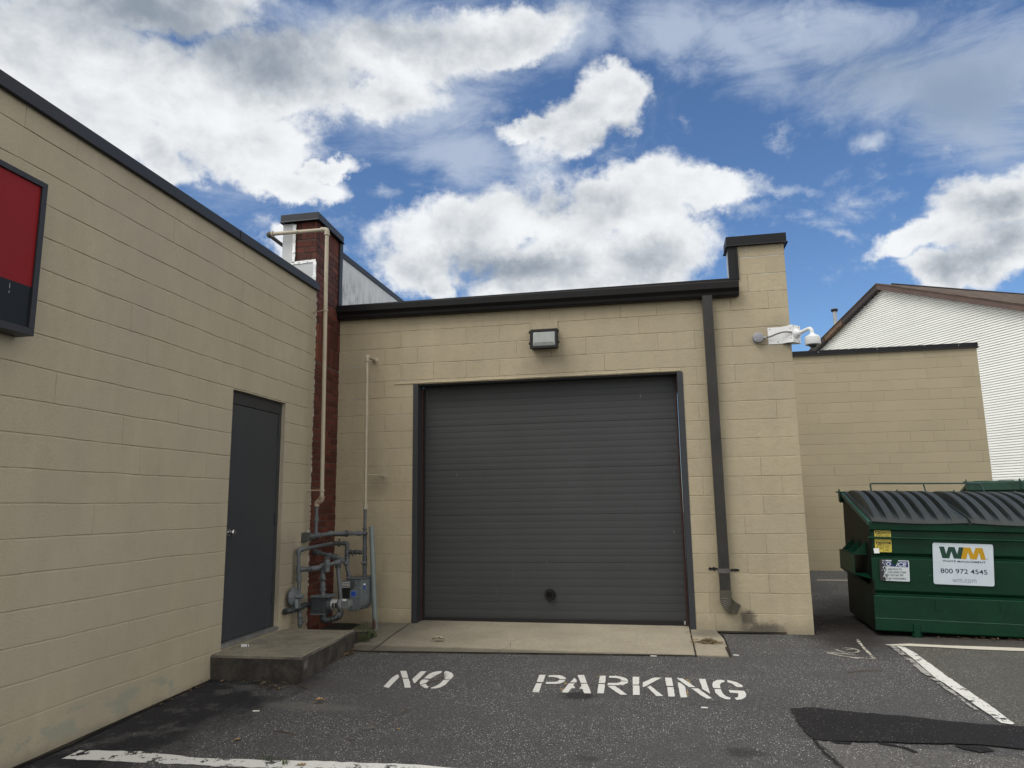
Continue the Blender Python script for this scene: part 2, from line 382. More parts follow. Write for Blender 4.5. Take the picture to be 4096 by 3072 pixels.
M_ASPHL = asph('old_pale_asphalt', (.092, .091, .086), 1.1, thr=.66)
M_ASPHM = asph('bay_asphalt', (.078, .078, .070), .85, thr=.74)
M_PATCH = asph('fresh_patch_asphalt', (.0125, .0120, .0135), .45, thr=.90)
M_CRACK = mat('crack_dirt', (.010, .009, .008), .9, var=.4, vs=20)
def conc(name, base, sp=.35, dk=.4, tone=None):
    def fn(k, geo, P, c, p):
        n2 = k.noise(P, 90, 5, .8)
        c = k.mix(k.ramp(k.noise(P, 28, 5, .75), .45, .65, 0, .35), c, tuple(b * .55 for b in base))
        c = k.mix(k.ramp(n2, .52, .66, 0, dk), c, tuple(b * .35 for b in base))
        v = k.n('ShaderNodeTexVoronoi', feature='F1'); k.l(P, v.inputs['Vector']); v.inputs['Scale'].default_value = 85
        s = k.sep(v.outputs['Color'])
        f = k.math('MULTIPLY', k.ramp(v.outputs['Distance'], .3, .2, 0, sp), k.math('GREATER_THAN', s[0], .8))
        c = k.mix(f, c, tuple(min(.7, b * 2.2) for b in base))
        if tone: c = tone(k, P, c, geo)
        return c
    return mat(name, base, .85, var=.16, vs=1.8, bump=.005, bs=60, fn=fn, spec=.25)
def apron_g(k, P, c, geo):
    x, y, z = k.sep(P)
    c = k.mix(k.ramp(k.math('ADD', x, k.math('MULTIPLY', k.noise(P, 3, 5, .6), .9)), 1.0, 2.3, .72, 0), c, (.085, .082, .070))
    c = k.mix(near(k, P, (4.2, -.15, -.2), .28, .6, 8, .8), c, (.09, .08, .065))
    c = k.mix(k.ramp(k.math('ADD', y, k.math('MULTIPLY', k.noise(P, 12, 5, .7), .07)), -1.12, -1.03, .6, 0), c, (.07, .066, .056))
    return c
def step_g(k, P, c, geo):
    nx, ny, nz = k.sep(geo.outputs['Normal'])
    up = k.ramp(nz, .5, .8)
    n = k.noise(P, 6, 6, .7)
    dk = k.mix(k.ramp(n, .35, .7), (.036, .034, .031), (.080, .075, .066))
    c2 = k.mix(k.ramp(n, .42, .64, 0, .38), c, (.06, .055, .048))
    c = k.mix(up, dk, c2)  # upright faces darker, top keeps the paler concrete
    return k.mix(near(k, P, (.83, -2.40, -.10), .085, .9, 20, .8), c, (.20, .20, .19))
M_APRON = conc('apron_concrete', (.330, .300, .232), tone=apron_g)
M_STEP = conc('step_concrete', (.225, .208, .165), .5, .6, tone=step_g)
def paint(name, col, holes=.62, hs=26):
    M = bpy.data.materials.new(name); M.use_nodes = True
    t = M.node_tree; t.nodes.clear(); k = NG(t)
    geo = k.n('ShaderNodeNewGeometry'); P = geo.outputs['Position']
    p = k.n('ShaderNodeBsdfPrincipled'); o = k.n('ShaderNodeOutputMaterial')
    n = k.noise(P, hs, 6, .75); n2 = k.noise(P, 4, 4, .6)
    c = k.mix(k.ramp(k.noise(P, 60, 5, .7), .45, .75, 0, .35), col, tuple(q * .45 for q in col))
    k.l(c, p.inputs['Base Color']); p.inputs['Roughness'].default_value = .8; p.inputs['Specular IOR Level'].default_value = .2
    f = k.ramp(k.math('ADD', n, k.math('MULTIPLY', k.math('SUBTRACT', n2, .5), .30)), holes, holes + .03)
    tr = k.n('ShaderNodeBsdfTransparent'); ms = k.n('ShaderNodeMixShader')
    k.l(f, ms.inputs[0]); k.l(p.outputs[0], ms.inputs[1]); k.l(tr.outputs[0], ms.inputs[2]); k.l(ms.outputs[0], o.inputs[0])
    return M
M_PAINT = paint('white_stencil_paint', (.60, .61, .58), .63)
M_LINE = paint('white_line_paint', (.62, .63, .60), .56, 13)
M_LINEC = paint('cream_line_paint', (.56, .54, .46), .66, 14)
M_FAINT = paint('worn_line_paint', (.34, .34, .32), .50, 16)
M_CHALK = paint('chalk_paint', (.42, .40, .35), .53, 24)
M_OCHRE = paint('ochre_paint', (.30, .22, .10), .52, 30)
M_LEAF = mat('dry_leaf', (.27, .185, .095), .8, var=.35, vs=30)
M_LEAFP = mat('pale_leaf', (.30, .26, .20), .8, var=.3, vs=30)
M_BUTT = mat('cigarette_paper', (.60, .60, .57), .7)
M_LITT = mat('leaf_litter', (.095, .066, .040), .9, var=.6, vs=40, island=.6)
M_WEED = mat('weed_green', (.050, .075, .022), .7, var=.4, vs=20, island=.4)
M_SOIL = mat('soil', (.022, .019, .015), .95, var=.4, vs=15, bump=.02, bs=25)
M_ROOF = mat('roof_membrane', (.25, .25, .25), .8)

# ------------------------------------------------------------------ mesh helper
SPLIT = {'weather_strip', 'paint_chip', 'coupling', 'fitting', 'screw', 'flange_bolt', 'cover_bolt', 'dial', 'index_window', 'shutoff_cock_', 'rivet', 'scratch', 'carton_band', 'flashing', 'side_wall', 'fascia', 'riser'}
class MB:
    def __init__(s): s.v = []; s.f = []; s.m = []
    def add(s, vs, fs, mi=0):
        b = len(s.v); s.v += [tuple(q) for q in vs]; s.f += [tuple(b + i for i in q) for q in fs]; s.m += [mi] * len(fs); return s
    def box(s, a, b, mi=0, M=None):
        x0, y0, z0 = a; x1, y1, z1 = b
        vs = [Vector(q) for q in ((x0, y0, z0), (x1, y0, z0), (x1, y1, z0), (x0, y1, z0), (x0, y0, z1), (x1, y0, z1), (x1, y1, z1), (x0, y1, z1))]
        if M: vs = [M @ q for q in vs]
        return s.add(vs, [(0, 3, 2, 1), (4, 5, 6, 7), (0, 1, 5, 4), (1, 2, 6, 5), (2, 3, 7, 6), (3, 0, 4, 7)], mi)
    def prism(s, poly, ext, mi=0, cap=True):
        n = len(poly); ext = Vector(ext); a = [Vector(q) for q in poly]; b = [q + ext for q in a]
        fs = [(i, (i + 1) % n, n + (i + 1) % n, n + i) for i in range(n)]
        if cap: fs += [tuple(range(n))[::-1], tuple(range(n, 2 * n))]
        return s.add(a + b, fs, mi)
    def quad(s, a, b, c, d, mi=0): return s.add([a, b, c, d], [(0, 1, 2, 3)], mi)
    def tube(s, pts, r, n=12, caps=True, mi=0):
        pts = [Vector(q) for q in pts]; rs = r if isinstance(r, (list, tuple)) else [r] * len(pts)
        t0 = (pts[1] - pts[0]).normalized()
        u = t0.orthogonal().normalized(); vs = []; 
        for i, q in enumerate(pts):
            if i == 0: t = t0
            elif i == len(pts) - 1: t = (pts[i] - pts[i - 1]).normalized()
            else: t = ((pts[i] - pts[i - 1]).normalized() + (pts[i + 1] - pts[i]).normalized()).normalized()
            u = (u - t * u.dot(t)).normalized(); v = t.cross(u)
            for k in range(n):
                a = 2 * PI * k / n; vs.append(q + (u * math.cos(a) + v * math.sin(a)) * rs[i])
        fs = []
        for i in range(len(pts) - 1):
            for k in range(n):
                fs.append((i * n + k, i * n + (k + 1) % n, (i + 1) * n + (k + 1) % n, (i + 1) * n + k))
        if caps: fs += [tuple(range(n))[::-1], tuple(range((len(pts) - 1) * n, len(pts) * n))]
        return s.add(vs, fs, mi)
    def lathe(s, prof, org, axis, n=20, mi=0):
        """prof = [(dist along the axis, radius)]"""
        org = Vector(org); ax = Vector(axis).normalized()
        return s.tube([org + ax * h for h, r in prof], [max(r, .0004) for h, r in prof], n, True, mi) if len(set(h for h, r in prof)) == len(prof) else s._lathe(prof, org, ax, n, mi)
    def _lathe(s, prof, org, ax, n, mi):
        u = ax.orthogonal().normalized(); v = ax.cross(u); vs = []; fs = []
        for h, r in prof:
            for k in range(n):
                a = 2 * PI * k / n; vs.append(org + ax * h + (u * math.cos(a) + v * math.sin(a)) * max(r, .0004))
        for i in range(len(prof) - 1):
            for k in range(n): fs.append((i * n + k, i * n + (k + 1) % n, (i + 1) * n + (k + 1) % n, (i + 1) * n + k))
        fs += [tuple(range(n))[::-1], tuple(range((len(prof) - 1) * n, len(prof) * n))]
        return s.add(vs, fs, mi)
    def sphere(s, c, r, n=12, mi=0, sc=(1, 1, 1)):
        c = Vector(c); vs = []; fs = []; m = n // 2
        for i in range(m + 1):
            th = PI * i / m
            for k in range(n):
                a = 2 * PI * k / n
                vs.append(c + Vector((math.sin(th) * math.cos(a) * sc[0], math.sin(th) * math.sin(a) * sc[1], math.cos(th) * sc[2])) * r)
        for i in range(m):
            for k in range(n): fs.append((i * n + k, (i + 1) * n + k, (i + 1) * n + (k + 1) % n, i * n + (k + 1) % n))
        return s.add(vs, fs, mi)
    def islands(s, gap=.003):
        par = list(range(len(s.v)))
        def fd(i):
            while par[i] != i: par[i] = par[par[i]]; i = par[i]
            return i
        for f in s.f:
            a = fd(f[0])
            for q in f[1:]: par[fd(q)] = a
        gr = {}
        for i in range(len(s.v)): gr.setdefault(fd(i), []).append(i)
        bb = []
        for k, ix in gr.items():
            P = [s.v[i] for i in ix]; bb.append([set([k]), [min(p[j] for p in P) - gap for j in range(3)], [max(p[j] for p in P) + gap for j in range(3)]])
        ch = True
        while ch:
            ch = False
            for i in range(len(bb)):
                for j in range(i + 1, len(bb)):
                    if all(bb[i][1][k] <= bb[j][2][k] and bb[j][1][k] <= bb[i][2][k] for k in range(3)):
                        bb[i] = [bb[i][0] | bb[j][0], [min(bb[i][1][k], bb[j][1][k]) for k in range(3)], [max(bb[i][2][k], bb[j][2][k]) for k in range(3)]]; bb.pop(j); ch = True; break
                if ch: break
        out = []
        for keys, _, _ in bb:
            ix = sorted(i for k in keys for i in gr[k]); mp = {o: n for n, o in enumerate(ix)}; q = MB()
            q.v = [s.v[i] for i in ix]; ks = set(ix)
            for f, mi in zip(s.f, s.m):
                if f[0] in ks: q.f.append(tuple(mp[i] for i in f)); q.m.append(mi)
            out.append(q)
        return out
    def build(s, name, mats, parent=None, smooth=False, bevel=0.0, seg=2, world=True, weld=False):
        if name in SPLIT:
            isl = s.islands()
            if len(isl) > 1:
                return [q.build1(name, mats, parent, smooth, bevel, seg, world, weld) for q in isl][0]
        return s.build1(name, mats, parent, smooth, bevel, seg, world, weld)
    def build1(s, name, mats, parent=None, smooth=False, bevel=0.0, seg=2, world=True, weld=False):
        me = bpy.data.meshes.new(name); me.from_pydata(s.v, [], s.f)
        if not isinstance(mats, (list, tuple)): mats = [mats]
        for q in mats: me.materials.append(q)
        me.polygons.foreach_set('material_index', s.m)
        if weld:
            bm = bmesh.new(); bm.from_mesh(me); bmesh.ops.remove_doubles(bm, verts=bm.verts, dist=1e-5); bmesh.ops.recalc_face_normals(bm, faces=bm.faces); bm.to_mesh(me); bm.free()
        else:
            bm = bmesh.new(); bm.from_mesh(me); bmesh.ops.recalc_face_normals(bm, faces=bm.faces); bm.to_mesh(me); bm.free()
        if smooth:
            me.polygons.foreach_set('use_smooth', [True] * len(me.polygons)); me.set_sharp_from_angle(angle=R(38))
        me.update()
        o = bpy.data.objects.new(name, me); COL.objects.link(o)
        if parent is not None:
            o.parent = parent
            if world: o.matrix_parent_inverse = wm(parent).inverted()
        if bevel:
            b = o.modifiers.new('bevel', 'BEVEL'); b.width = bevel; b.segments = seg; b.limit_method = 'ANGLE'; b.angle_limit = R(40)
            b.harden_normals = False
        return o
def wm(o):
    return o.matrix_basis.copy() if o.parent is None else wm(o.parent) @ o.matrix_parent_inverse @ o.matrix_basis
def thing(name, label, cat, loc=(0, 0, 0), rot=None, group=None, kind=None):
    o = bpy.data.objects.new(name, None); COL.objects.link(o); o.location = loc; o.empty_display_size = .1
    if rot is not None:
        o.matrix_basis = Matrix.Translation(Vector(loc)) @ rot
    tag(o, label, cat, group, kind); return o
def tag(o, label, cat, group=None, kind=None):
    if label: o['label'] = label
    if cat: o['category'] = cat
    if group: o['group'] = group
    if kind: o['kind'] = kind
    return o
def fillet(pts, rb, k=6):
    pts = [Vector(q) for q in pts]; out = [pts[0]]
    for i in range(1, len(pts) - 1):
        a = (pts[i - 1] - pts[i]); b = (pts[i + 1] - pts[i]); r = min(rb, a.length * .48, b.length * .48)
        a.normalize(); b.normalize()
        for j in range(k + 1):
            t = j / k; p0 = pts[i] + a * r; p2 = pts[i] + b * r
            out.append(p0 * (1 - t) ** 2 + pts[i] * 2 * t * (1 - t) + p2 * t * t)
    out.append(pts[-1]); return out
def collar(mb, p, d, r, L=.018, n=14):
    p = Vector(p); d = Vector(d).normalized()
    mb.tube([p - d * L / 2, p - d * L * .45, p + d * L * .45, p + d * L / 2], [r * .92, r, r, r * .92], n)
def pipe(name, pts, r, mt, parent, rb=None, elbows=True, **k):
    """pipe run with swollen elbows and lips at each bend"""
    mb = MB(); rb = rb or r * 2.3
    mb.tube(fillet(pts, rb), r, 14)
    P = [Vector(q) for q in pts]
    if elbows:
        for i in range(1, len(P) - 1):
            a = (P[i - 1] - P[i]).normalized(); b = (P[i + 1] - P[i]).normalized()
            q = fillet([P[i] + a * rb * 1.1, P[i], P[i] + b * rb * 1.1], rb)
            mb.tube(q, r * 1.28, 14)
            collar(mb, P[i] + a * rb * 1.15, a, r * 1.48, r * .7); collar(mb, P[i] + b * rb * 1.15, b, r * 1.48, r * .7)
    return mb.build(name, mt, parent, smooth=True)
def text(body, size, M, mt, parent, name='lettering', bold=0.0, align='CENTER', xs=1.0, ext=.0004, shear=0.0, space=1.0):
    c = bpy.data.curves.new(name, 'FONT'); c.body = body; c.size = size; c.align_x = align; c.align_y = 'CENTER'
    c.offset = bold; c.extrude = ext; c.shear = shear; c.space_character = space; c.resolution_u = 3
    o = bpy.data.objects.new(name, c); COL.objects.link(o)
    dg = bpy.context.evaluated_depsgraph_get(); me = bpy.data.meshes.new_from_object(o.evaluated_get(dg))
    bpy.data.objects.remove(o); bpy.data.curves.remove(c)
    me.transform(Matrix.Diagonal((xs, 1, 1, 1))); me.transform(M)
    me.materials.clear(); me.materials.append(mt)
    for q in me.polygons: q.material_index = 0
    o = bpy.data.objects.new(name, me); COL.objects.link(o); o.parent = parent
    return o

# ------------------------------------------------------------------ block walls (every joint is a real groove)
def block_wall(mb, O, U, N, rows, heads, u0, u1, openings=(), dep=.006, gb=.006, gh=.004, jit=.001, wob=.0012, nx=3, skip=0.0, faint=0.0, seed=1, roughr=()):
    rnd = random.Random(seed); O = Vector(O); U = Vector(U).normalized(); N = Vector(N).normalized(); Z = Vector((0, 0, 1))
    def pt(u, z, d):
        q = O + U * u + Z * z
        return q + N * d + Z * (wob * noise.noise(Vector((u * 2.3 + seed * 7, z * 3.1, 1.7))) * 2) + N * (.0012 * noise.noise(Vector((u * 3, z * 5, seed))))
    for ri, (z0, z1) in enumerate(rows):
        hs = [h for h in heads(ri) if u0 + .02 < h < u1 - .02 and rnd.random() > skip]
        e = [u0] + sorted(hs) + [u1]
        ep = {}
        for h in e:
            isf = rnd.random() < faint; ep[h] = (gh * (.5 if isf else rnd.uniform(.7, 1.2)), .10 if isf else .7)
        for a, b in zip(e[:-1], e[1:]):
            segs = [(a, b, z0, z1)]
            for (oa, ob, oz0, oz1) in openings:
                ns = []
                for (sa, sb, sz0, sz1) in segs:
                    if sb <= oa or sa >= ob or sz1 <= oz0 or sz0 >= oz1: ns.append((sa, sb, sz0, sz1)); continue
                    if sa < oa: ns.append((sa, oa, sz0, sz1))
                    if sb > ob: ns.append((ob, sb, sz0, sz1))
                    ca, cb = max(sa, oa), min(sb, ob)
                    if sz0 < oz0: ns.append((ca, cb, sz0, oz0))
                    if sz1 > oz1: ns.append((ca, cb, oz1, sz1))
                segs = ns
            d = rnd.uniform(-jit, jit)
            for (sa, sb, sz0, sz1) in segs:
                if sb - sa < .004 or sz1 - sz0 < .004: continue
                la = ep[a][0] if sa == a and a != u0 else .0005; lb = ep[b][0] if sb == b and b != u1 else .0005
                ha = ep[a][1] if sa == a else 1; hb = ep[b][1] if sb == b else 1
                lo = gb * .45 if sz0 == z0 and ri > 0 else .0005; hi = gb * 1.9 if sz1 == z1 else .0005
                n = max(1, int(nx * (sb - sa) / .4 + .5)); vs = []; fs = []
                for j in range(n + 1):
                    t = j / n
                    uo = sa + (sb - sa) * t; ui = sa + la + (sb - sa - la - lb) * t
                    w_ = rnd.uniform(-1, 1) * .0008
                    de = -dep * (ha if j == 0 else hb if j == n else 1); vs += [pt(uo, sz0, de), pt(ui, sz0 + lo + w_ * (lo > .001), d), pt(ui, sz1 - hi + w_ * (hi > .001), d), pt(uo, sz1, de)]
                for j in range(n):
                    k = j * 4
                    fs += [(k, k + 4, k + 5, k + 1), (k + 1, k + 5, k + 6, k + 2), (k + 2, k + 6, k + 7, k + 3)]
                fs += [(0, 1, 2, 3)[::-1], (n * 4, n * 4 + 1, n * 4 + 2, n * 4 + 3)]
                mb.add(vs, fs)
B_ = .4064; C_ = .2032

# ================================================================== ground
lot = MB()
xs = [-60, -10, -2, 0, 2, 4, 6, 8, 12, 25, 70]; ys = [-60, -20, -9, -5, -2.5, 0, 3, 8, 20, 70]
vs = [(x, y, g(x, y)) for y in ys for x in xs]
lot.add(vs, [(j * len(xs) + i, j * len(xs) + i + 1, (j + 1) * len(xs) + i + 1, (j + 1) * len(xs) + i) for j in range(len(ys) - 1) for i in range(len(xs) - 1)])
LOT = lot.build('parking_lot', M_ASPH); tag(LOT, None, None, kind='structure')
LOT['label'] = 'dark speckled asphalt parking lot in front of the garage'; LOT['category'] = 'ground'

def sheet(name, pts, mt, lift=.004, parent=LOT, rag=0.0, step=.05, label=None, seed=3):
    """flat sheet on the ground with an optionally ragged edge; pts are ground (x, y)"""
    rnd = random.Random(seed); out = []
    n = len(pts)
    for i in range(n):
        a = Vector(pts[i][:2]); b = Vector(pts[(i + 1) % n][:2]); L = (b - a).length
        k = max(1, int(L / step)) if rag else 1
        nr = Vector((-(b - a).y, (b - a).x)).normalized() if L else Vector((0, 0))
        for j in range(k):
            q = a + (b - a) * j / k
            if rag and j: q += nr * (noise.noise(Vector((q.x * 14, q.y * 14, seed))) * rag * 1.4 + rnd.uniform(-1, 1) * rag * .4)
            out.append((q.x, q.y, g(q.x, q.y) + lift))
    bm = bmesh.new(); bv = [bm.verts.new(q) for q in out]; f = bm.faces.new(bv)
    bmesh.ops.triangulate(bm, faces=[f], ngon_method='EAR_CLIP'); bmesh.ops.recalc_face_normals(bm, faces=bm.faces)
    for f in bm.faces:
        if f.normal.z < 0: f.normal_flip()
    me = bpy.data.meshes.new(name); bm.to_mesh(me); bm.free(); me.materials.append(mt)
    o = bpy.data.objects.new(name, me); COL.objects.link(o); o.parent = parent
    if label: o['label'] = label
    return o
def Gp2(u, v): q = atG(u, v); return (q.x, q.y)
def GD(x, y): return Gp2(x * DD, y * DD)

# paler old asphalt right of the crack, and the bay beside the dumpster
sheet('asphalt_panel', [GD(1757, 1600), GD(1800, 1604), GD(1900, 1610), GD(2212, 1640), (7.6, -3.5), (7.6, -6.5), (4.2, -6.5), GD(1850, 1700), GD(1818, 1652), GD(1790, 1622)], M_ASPHL, .004, rag=.006, label='paler gritty asphalt below the dark patch')
sheet('asphalt_panel', [(5.86, -.43), (8.5, -.65), (8.5, -3.0), GD(2235, 1592), GD(2060, 1480)], M_ASPHM, .004, rag=.006, label='olive grey asphalt inside the painted bay')
PT = [GD(1708, 1533), GD(1760, 1531), GD(1850, 1541), GD(1960, 1550), GD(2060, 1562), GD(2130, 1568), GD(2212, 1573), (7.4, -2.95), (7.4, -3.32), GD(2212, 1622), GD(2120, 1612), GD(2000, 1609), GD(1900, 1605), GD(1800, 1604), GD(1757, 1600), GD(1735, 1580), GD(1722, 1562)]
sheet('asphalt_patch', PT, M_PATCH, .010, rag=.009, label='long fresh black asphalt patch')
for pl in ([(1905, 1606), (1960, 1617), (1985, 1628), (1975, 1629), (1950, 1619), (1895, 1609)],
           [(1795, 1604), (1840, 1606), (1838, 1611), (1805, 1609)], [(2060, 1612), (2130, 1616), (2150, 1624), (2120, 1628), (2080, 1620)]):
    sheet('tar_drip', [GD(*q) for q in pl], M_PATCH, .008, rag=.004)
def strip(name, pts, wd, mt, lift, rag=.0, parent=LOT, label=None, seed=1):
    P = [Vector(q) for q in pts]; L = []; Rr = []; rnd = random.Random(seed)
    for i, q in enumerate(P):
        t = (P[min(i + 1, len(P) - 1)] - P[max(i - 1, 0)]).normalized(); nrm = Vector((-t.y, t.x)); h = (wd[i] if isinstance(wd, list) else wd) / 2
        h *= rnd.uniform(1 - rag, 1 + rag)
        L.append(q + nrm * h); Rr.append(q - nrm * h)
    return sheet(name, [tuple(q) for q in L + Rr[::-1]], mt, lift, parent, label=label)
def wiggle(p0, p1, n, amp, seed):
    rnd = random.Random(seed); a = Vector(p0); b = Vector(p1); nr = Vector((-(b - a).y, (b - a).x)).normalized(); o = []; off = 0
    for i in range(n + 1):
        off = off * .7 + rnd.uniform(-1, 1) * amp; e = 0 if i in (0, n) else off
        o.append(tuple(a + (b - a) * i / n + nr * e))
    return o
CR = [GD(1757, 1602), GD(1772, 1618), GD(1785, 1632), GD(1800, 1642), GD(1812, 1655), GD(1840, 1690), GD(1870, 1730)]
pp = []
for a, b in zip(CR[:-1], CR[1:]): pp += wiggle(a, b, 6, .008, len(pp))[:-1]
strip('crack', pp, .016, M_CRACK, .009, rag=.5)
pp = wiggle(GD(745, 1605), GD(880, 1530), 18, .012, 5)
strip('dusty_streak', pp, .045, paint('pale_grit', (.125, .118, .102), .47, 22), .006, rag=.6)

# concrete apron in front of the roller door
ap = MB()
def apz(x, y): return g(x, y) + .008 + max(0, (y + 1.0)) * .018
AP = [(.55, -1.13), (.80, -1.36), (2.4, -1.235), (4.025, -1.125), (4.025, .25), (.40, .25), (.40, -.62)]
AP2 = [(4.04, -1.124), (4.33, -1.135), (4.338, -.43), (4.30, -.10), (4.30, -.001), (4.04, -.001)]
for k, (pl, nm) in enumerate(((AP, 'concrete_apron'), (AP2, 'concrete_apron'))):
    bm = bmesh.new(); n = []
    for i in range(len(pl)):
        a = Vector(pl[i]); b = Vector(pl[(i + 1) % len(pl)]); kk = max(1, int((b - a).length / .12))
        for j in range(kk):
            q = a + (b - a) * j / kk
            if j: q += Vector((noise.noise(Vector((q.x * 6, q.y * 6, 1))), noise.noise(Vector((q.x * 6, q.y * 6, 5))))) * .010
            n.append(q)
    top = [bm.verts.new((q.x, q.y, apz(q.x, q.y))) for q in n]; bot = [bm.verts.new((q.x, q.y, apz(q.x, q.y) - .08)) for q in n]
    f = bm.faces.new(top); L = len(n)
    for i in range(L): bm.faces.new((top[i], bot[i], bot[(i + 1) % L], top[(i + 1) % L]))
    bmesh.ops.triangulate(bm, faces=[f]); bmesh.ops.recalc_face_normals(bm, faces=bm.faces)
    me = bpy.data.meshes.new(nm); bm.to_mesh(me); bm.free(); me.materials.append(M_APRON)
    o = bpy.data.objects.new(nm, me); COL.objects.link(o); tag(o, ('pale concrete apron under the roller door', 'small square of concrete beside the downspout foot')[k], 'pavement', kind='structure')
    if k == 0: APR = o
sw = MB()
def asw(pts, w_, z=.0035, mi=0):
    P = [Vector(q) for q in pts]
    for a, b in zip(P[:-1], P[1:]):
        t = (b - a).normalized(); nr = Vector((-t.y, t.x)) * w_ / 2
        q = [a - nr, b - nr, b + nr, a + nr]; sw.add([(p.x, p.y, apz(p.x, p.y) + z) for p in q], [(0, 1, 2, 3)])
asw([(.945, -.02), (.97, -.7), (1.02, -1.33)], .010)
asw([(2.2, -1.22), (2.3, -1.0), (2.26, -.8), (2.34, -.62)], .003)
sw.build('joint_line', M_CRACK, APR)
sheet('gap_soil', [(4.02, -1.14), (4.045, -1.14), (4.045, 0), (4.02, 0)], M_SOIL, -.001 + .006)
sheet('edge_soil', wiggle((.8, -1.375), (4.03, -1.14), 60, .006, 3) + wiggle((4.03, -1.128), (.8, -1.36), 60, .003, 4), M_CRACK, .0125)
sheet('edge_soil', wiggle((4.335, -1.15), (4.35, -.1), 25, .008, 9) + wiggle((4.325, -.1), (4.32, -1.15), 25, .004, 4), M_SOIL, .0125)
# dirt strips along the feet of the walls
sheet('wall_foot_soil', wiggle((.13, -5.2), (.10, -2.45), 60, .02, 11) + [(.0, -2.45), (.0, -5.2)], M_SOIL, .006)
sheet('wall_foot_soil', wiggle((.83, -.75), (.30, -.05), 20, .02, 12) + [(.05, -.05), (.05, -1.3), (.7, -1.2)], M_SOIL, .016)
sheet('wall_foot_soil', wiggle((4.15, -.07), (5.0, -.03), 30, .010, 13) + wiggle((5.0, .0), (4.15, .0), 20, .001, 14), M_SOIL, .019)
sheet('wall_foot_soil', wiggle((5.27, -.03), (5.45, 1.5), 20, .03, 15) + wiggle((5.28, 3.5), (5.27, 0), 10, .001, 14), M_SOIL, .006)

# painted markings
def poly_px(o, s, pts): return [Gp2(o[0] + x * s, o[1] + y * s) for x, y in pts]
def letters(name, label, o, s, polys, mt=M_PAINT):
    bm = bmesh.new()
    for pl in polys:
        pts = poly_px(o, s, pl); pts2 = []
        for i in range(len(pts)):
            a = Vector(pts[i]); b = Vector(pts[(i + 1) % len(pts)]); k = max(1, int((b - a).length / .03))
            for j in range(k):
                q = a + (b - a) * j / k; q += Vector((noise.noise(Vector((q.x * 30, q.y * 30, 1))), noise.noise(Vector((q.x * 30, q.y * 30, 9))))) * .004
                pts2.append(bm.verts.new((q.x, q.y, g(q.x, q.y) + .004)))
        f = bm.faces.new(pts2)
    bmesh.ops.triangulate(bm, faces=bm.faces, ngon_method='EAR_CLIP')
    for f in bm.faces:
        f.normal_update()
        if f.normal.z < 0: f.normal_flip()
    me = bpy.data.meshes.new(name); bm.to_mesh(me); bm.free(); me.materials.append(mt)
    ob = bpy.data.objects.new(name, me); COL.objects.link(ob); ob.parent = LOT; ob['label'] = label
    return ob
LN = (1500, 2650); sN = 400 / 2212
letters('painted_letters', 'white stencilled word NO on the asphalt', LN, sN, [
    [(185, 548), (300, 573), (532, 338), (510, 275), (470, 285), (380, 345)],
    [(558, 195), (692, 195), (735, 352), (605, 350)], [(612, 368), (747, 368), (793, 568), (660, 568)],
    [(825, 375), (865, 470), (885, 465), (1142, 203), (1010, 205), (930, 290)],
    [(1085, 362), (1225, 370), (1300, 310), (1400, 258), (1470, 240), (1485, 200), (1380, 203), (1280, 225), (1180, 275)],
    [(1530, 235), (1590, 270), (1590, 300), (1545, 382), (1655, 390), (1715, 345), (1730, 285), (1690, 235), (1600, 200), (1555, 198)],
    [(1050, 385), (1185, 392), (1128, 480), (1140, 515), (1190, 545), (1155, 580), (1080, 565), (1010, 520), (988, 480), (1000, 430)],
    [(1510, 397), (1645, 402), (1560, 500), (1450, 560), (1340, 585), (1240, 588), (1240, 565), (1330, 540), (1420, 490), (1470, 450)]])
LPk = (2100, 2650); sP = 500 / 2212
letters('painted_letters', 'white stencilled word PARKING on the asphalt', LPk, sP, [
    [(250, 228), (367, 225), (318, 357), (212, 352)], [(195, 375), (300, 378), (246, 535), (130, 533)],
    [(425, 232), (600, 232), (670, 248), (720, 280), (722, 303), (612, 303), (580, 278), (500, 264), (412, 262)],
    [(612, 315), (715, 318), (690, 350), (620, 380), (540, 388), (365, 385), (378, 352), (530, 352), (580, 340)],
    [(875, 280), (912, 320), (912, 362), (795, 362)], [(775, 378), (885, 378), (850, 420), (885, 440), (885, 465), (820, 465), (760, 542), (645, 540)],
    [(930, 230), (1045, 228), (1098, 370), (985, 368)], [(990, 383), (1105, 385), (1168, 555), (1050, 555), (1020, 480), (960, 470), (1000, 425)],
    [(1325, 243), (1433, 243), (1420, 373), (1305, 372)], [(1300, 388), (1415, 392), (1395, 555), (1282, 553)],
    [(1490, 245), (1620, 246), (1720, 264), (1790, 290), (1828, 325), (1822, 338), (1702, 328), (1695, 300), (1620, 283), (1480, 275)],
    [(1702, 342), (1822, 345), (1815, 375), (1740, 405), (1640, 412), (1455, 405), (1470, 370), (1620, 372), (1680, 358)],
    [(1465, 422), (1592, 422), (1812, 578), (1685, 578), (1540, 480)],
    [(1905, 260), (2020, 262), (2022, 400), (1905, 398)], [(1908, 415), (2022, 418), (2028, 583), (1912, 582)]])
LK = (2500, 2650); sK = 520 / 2212
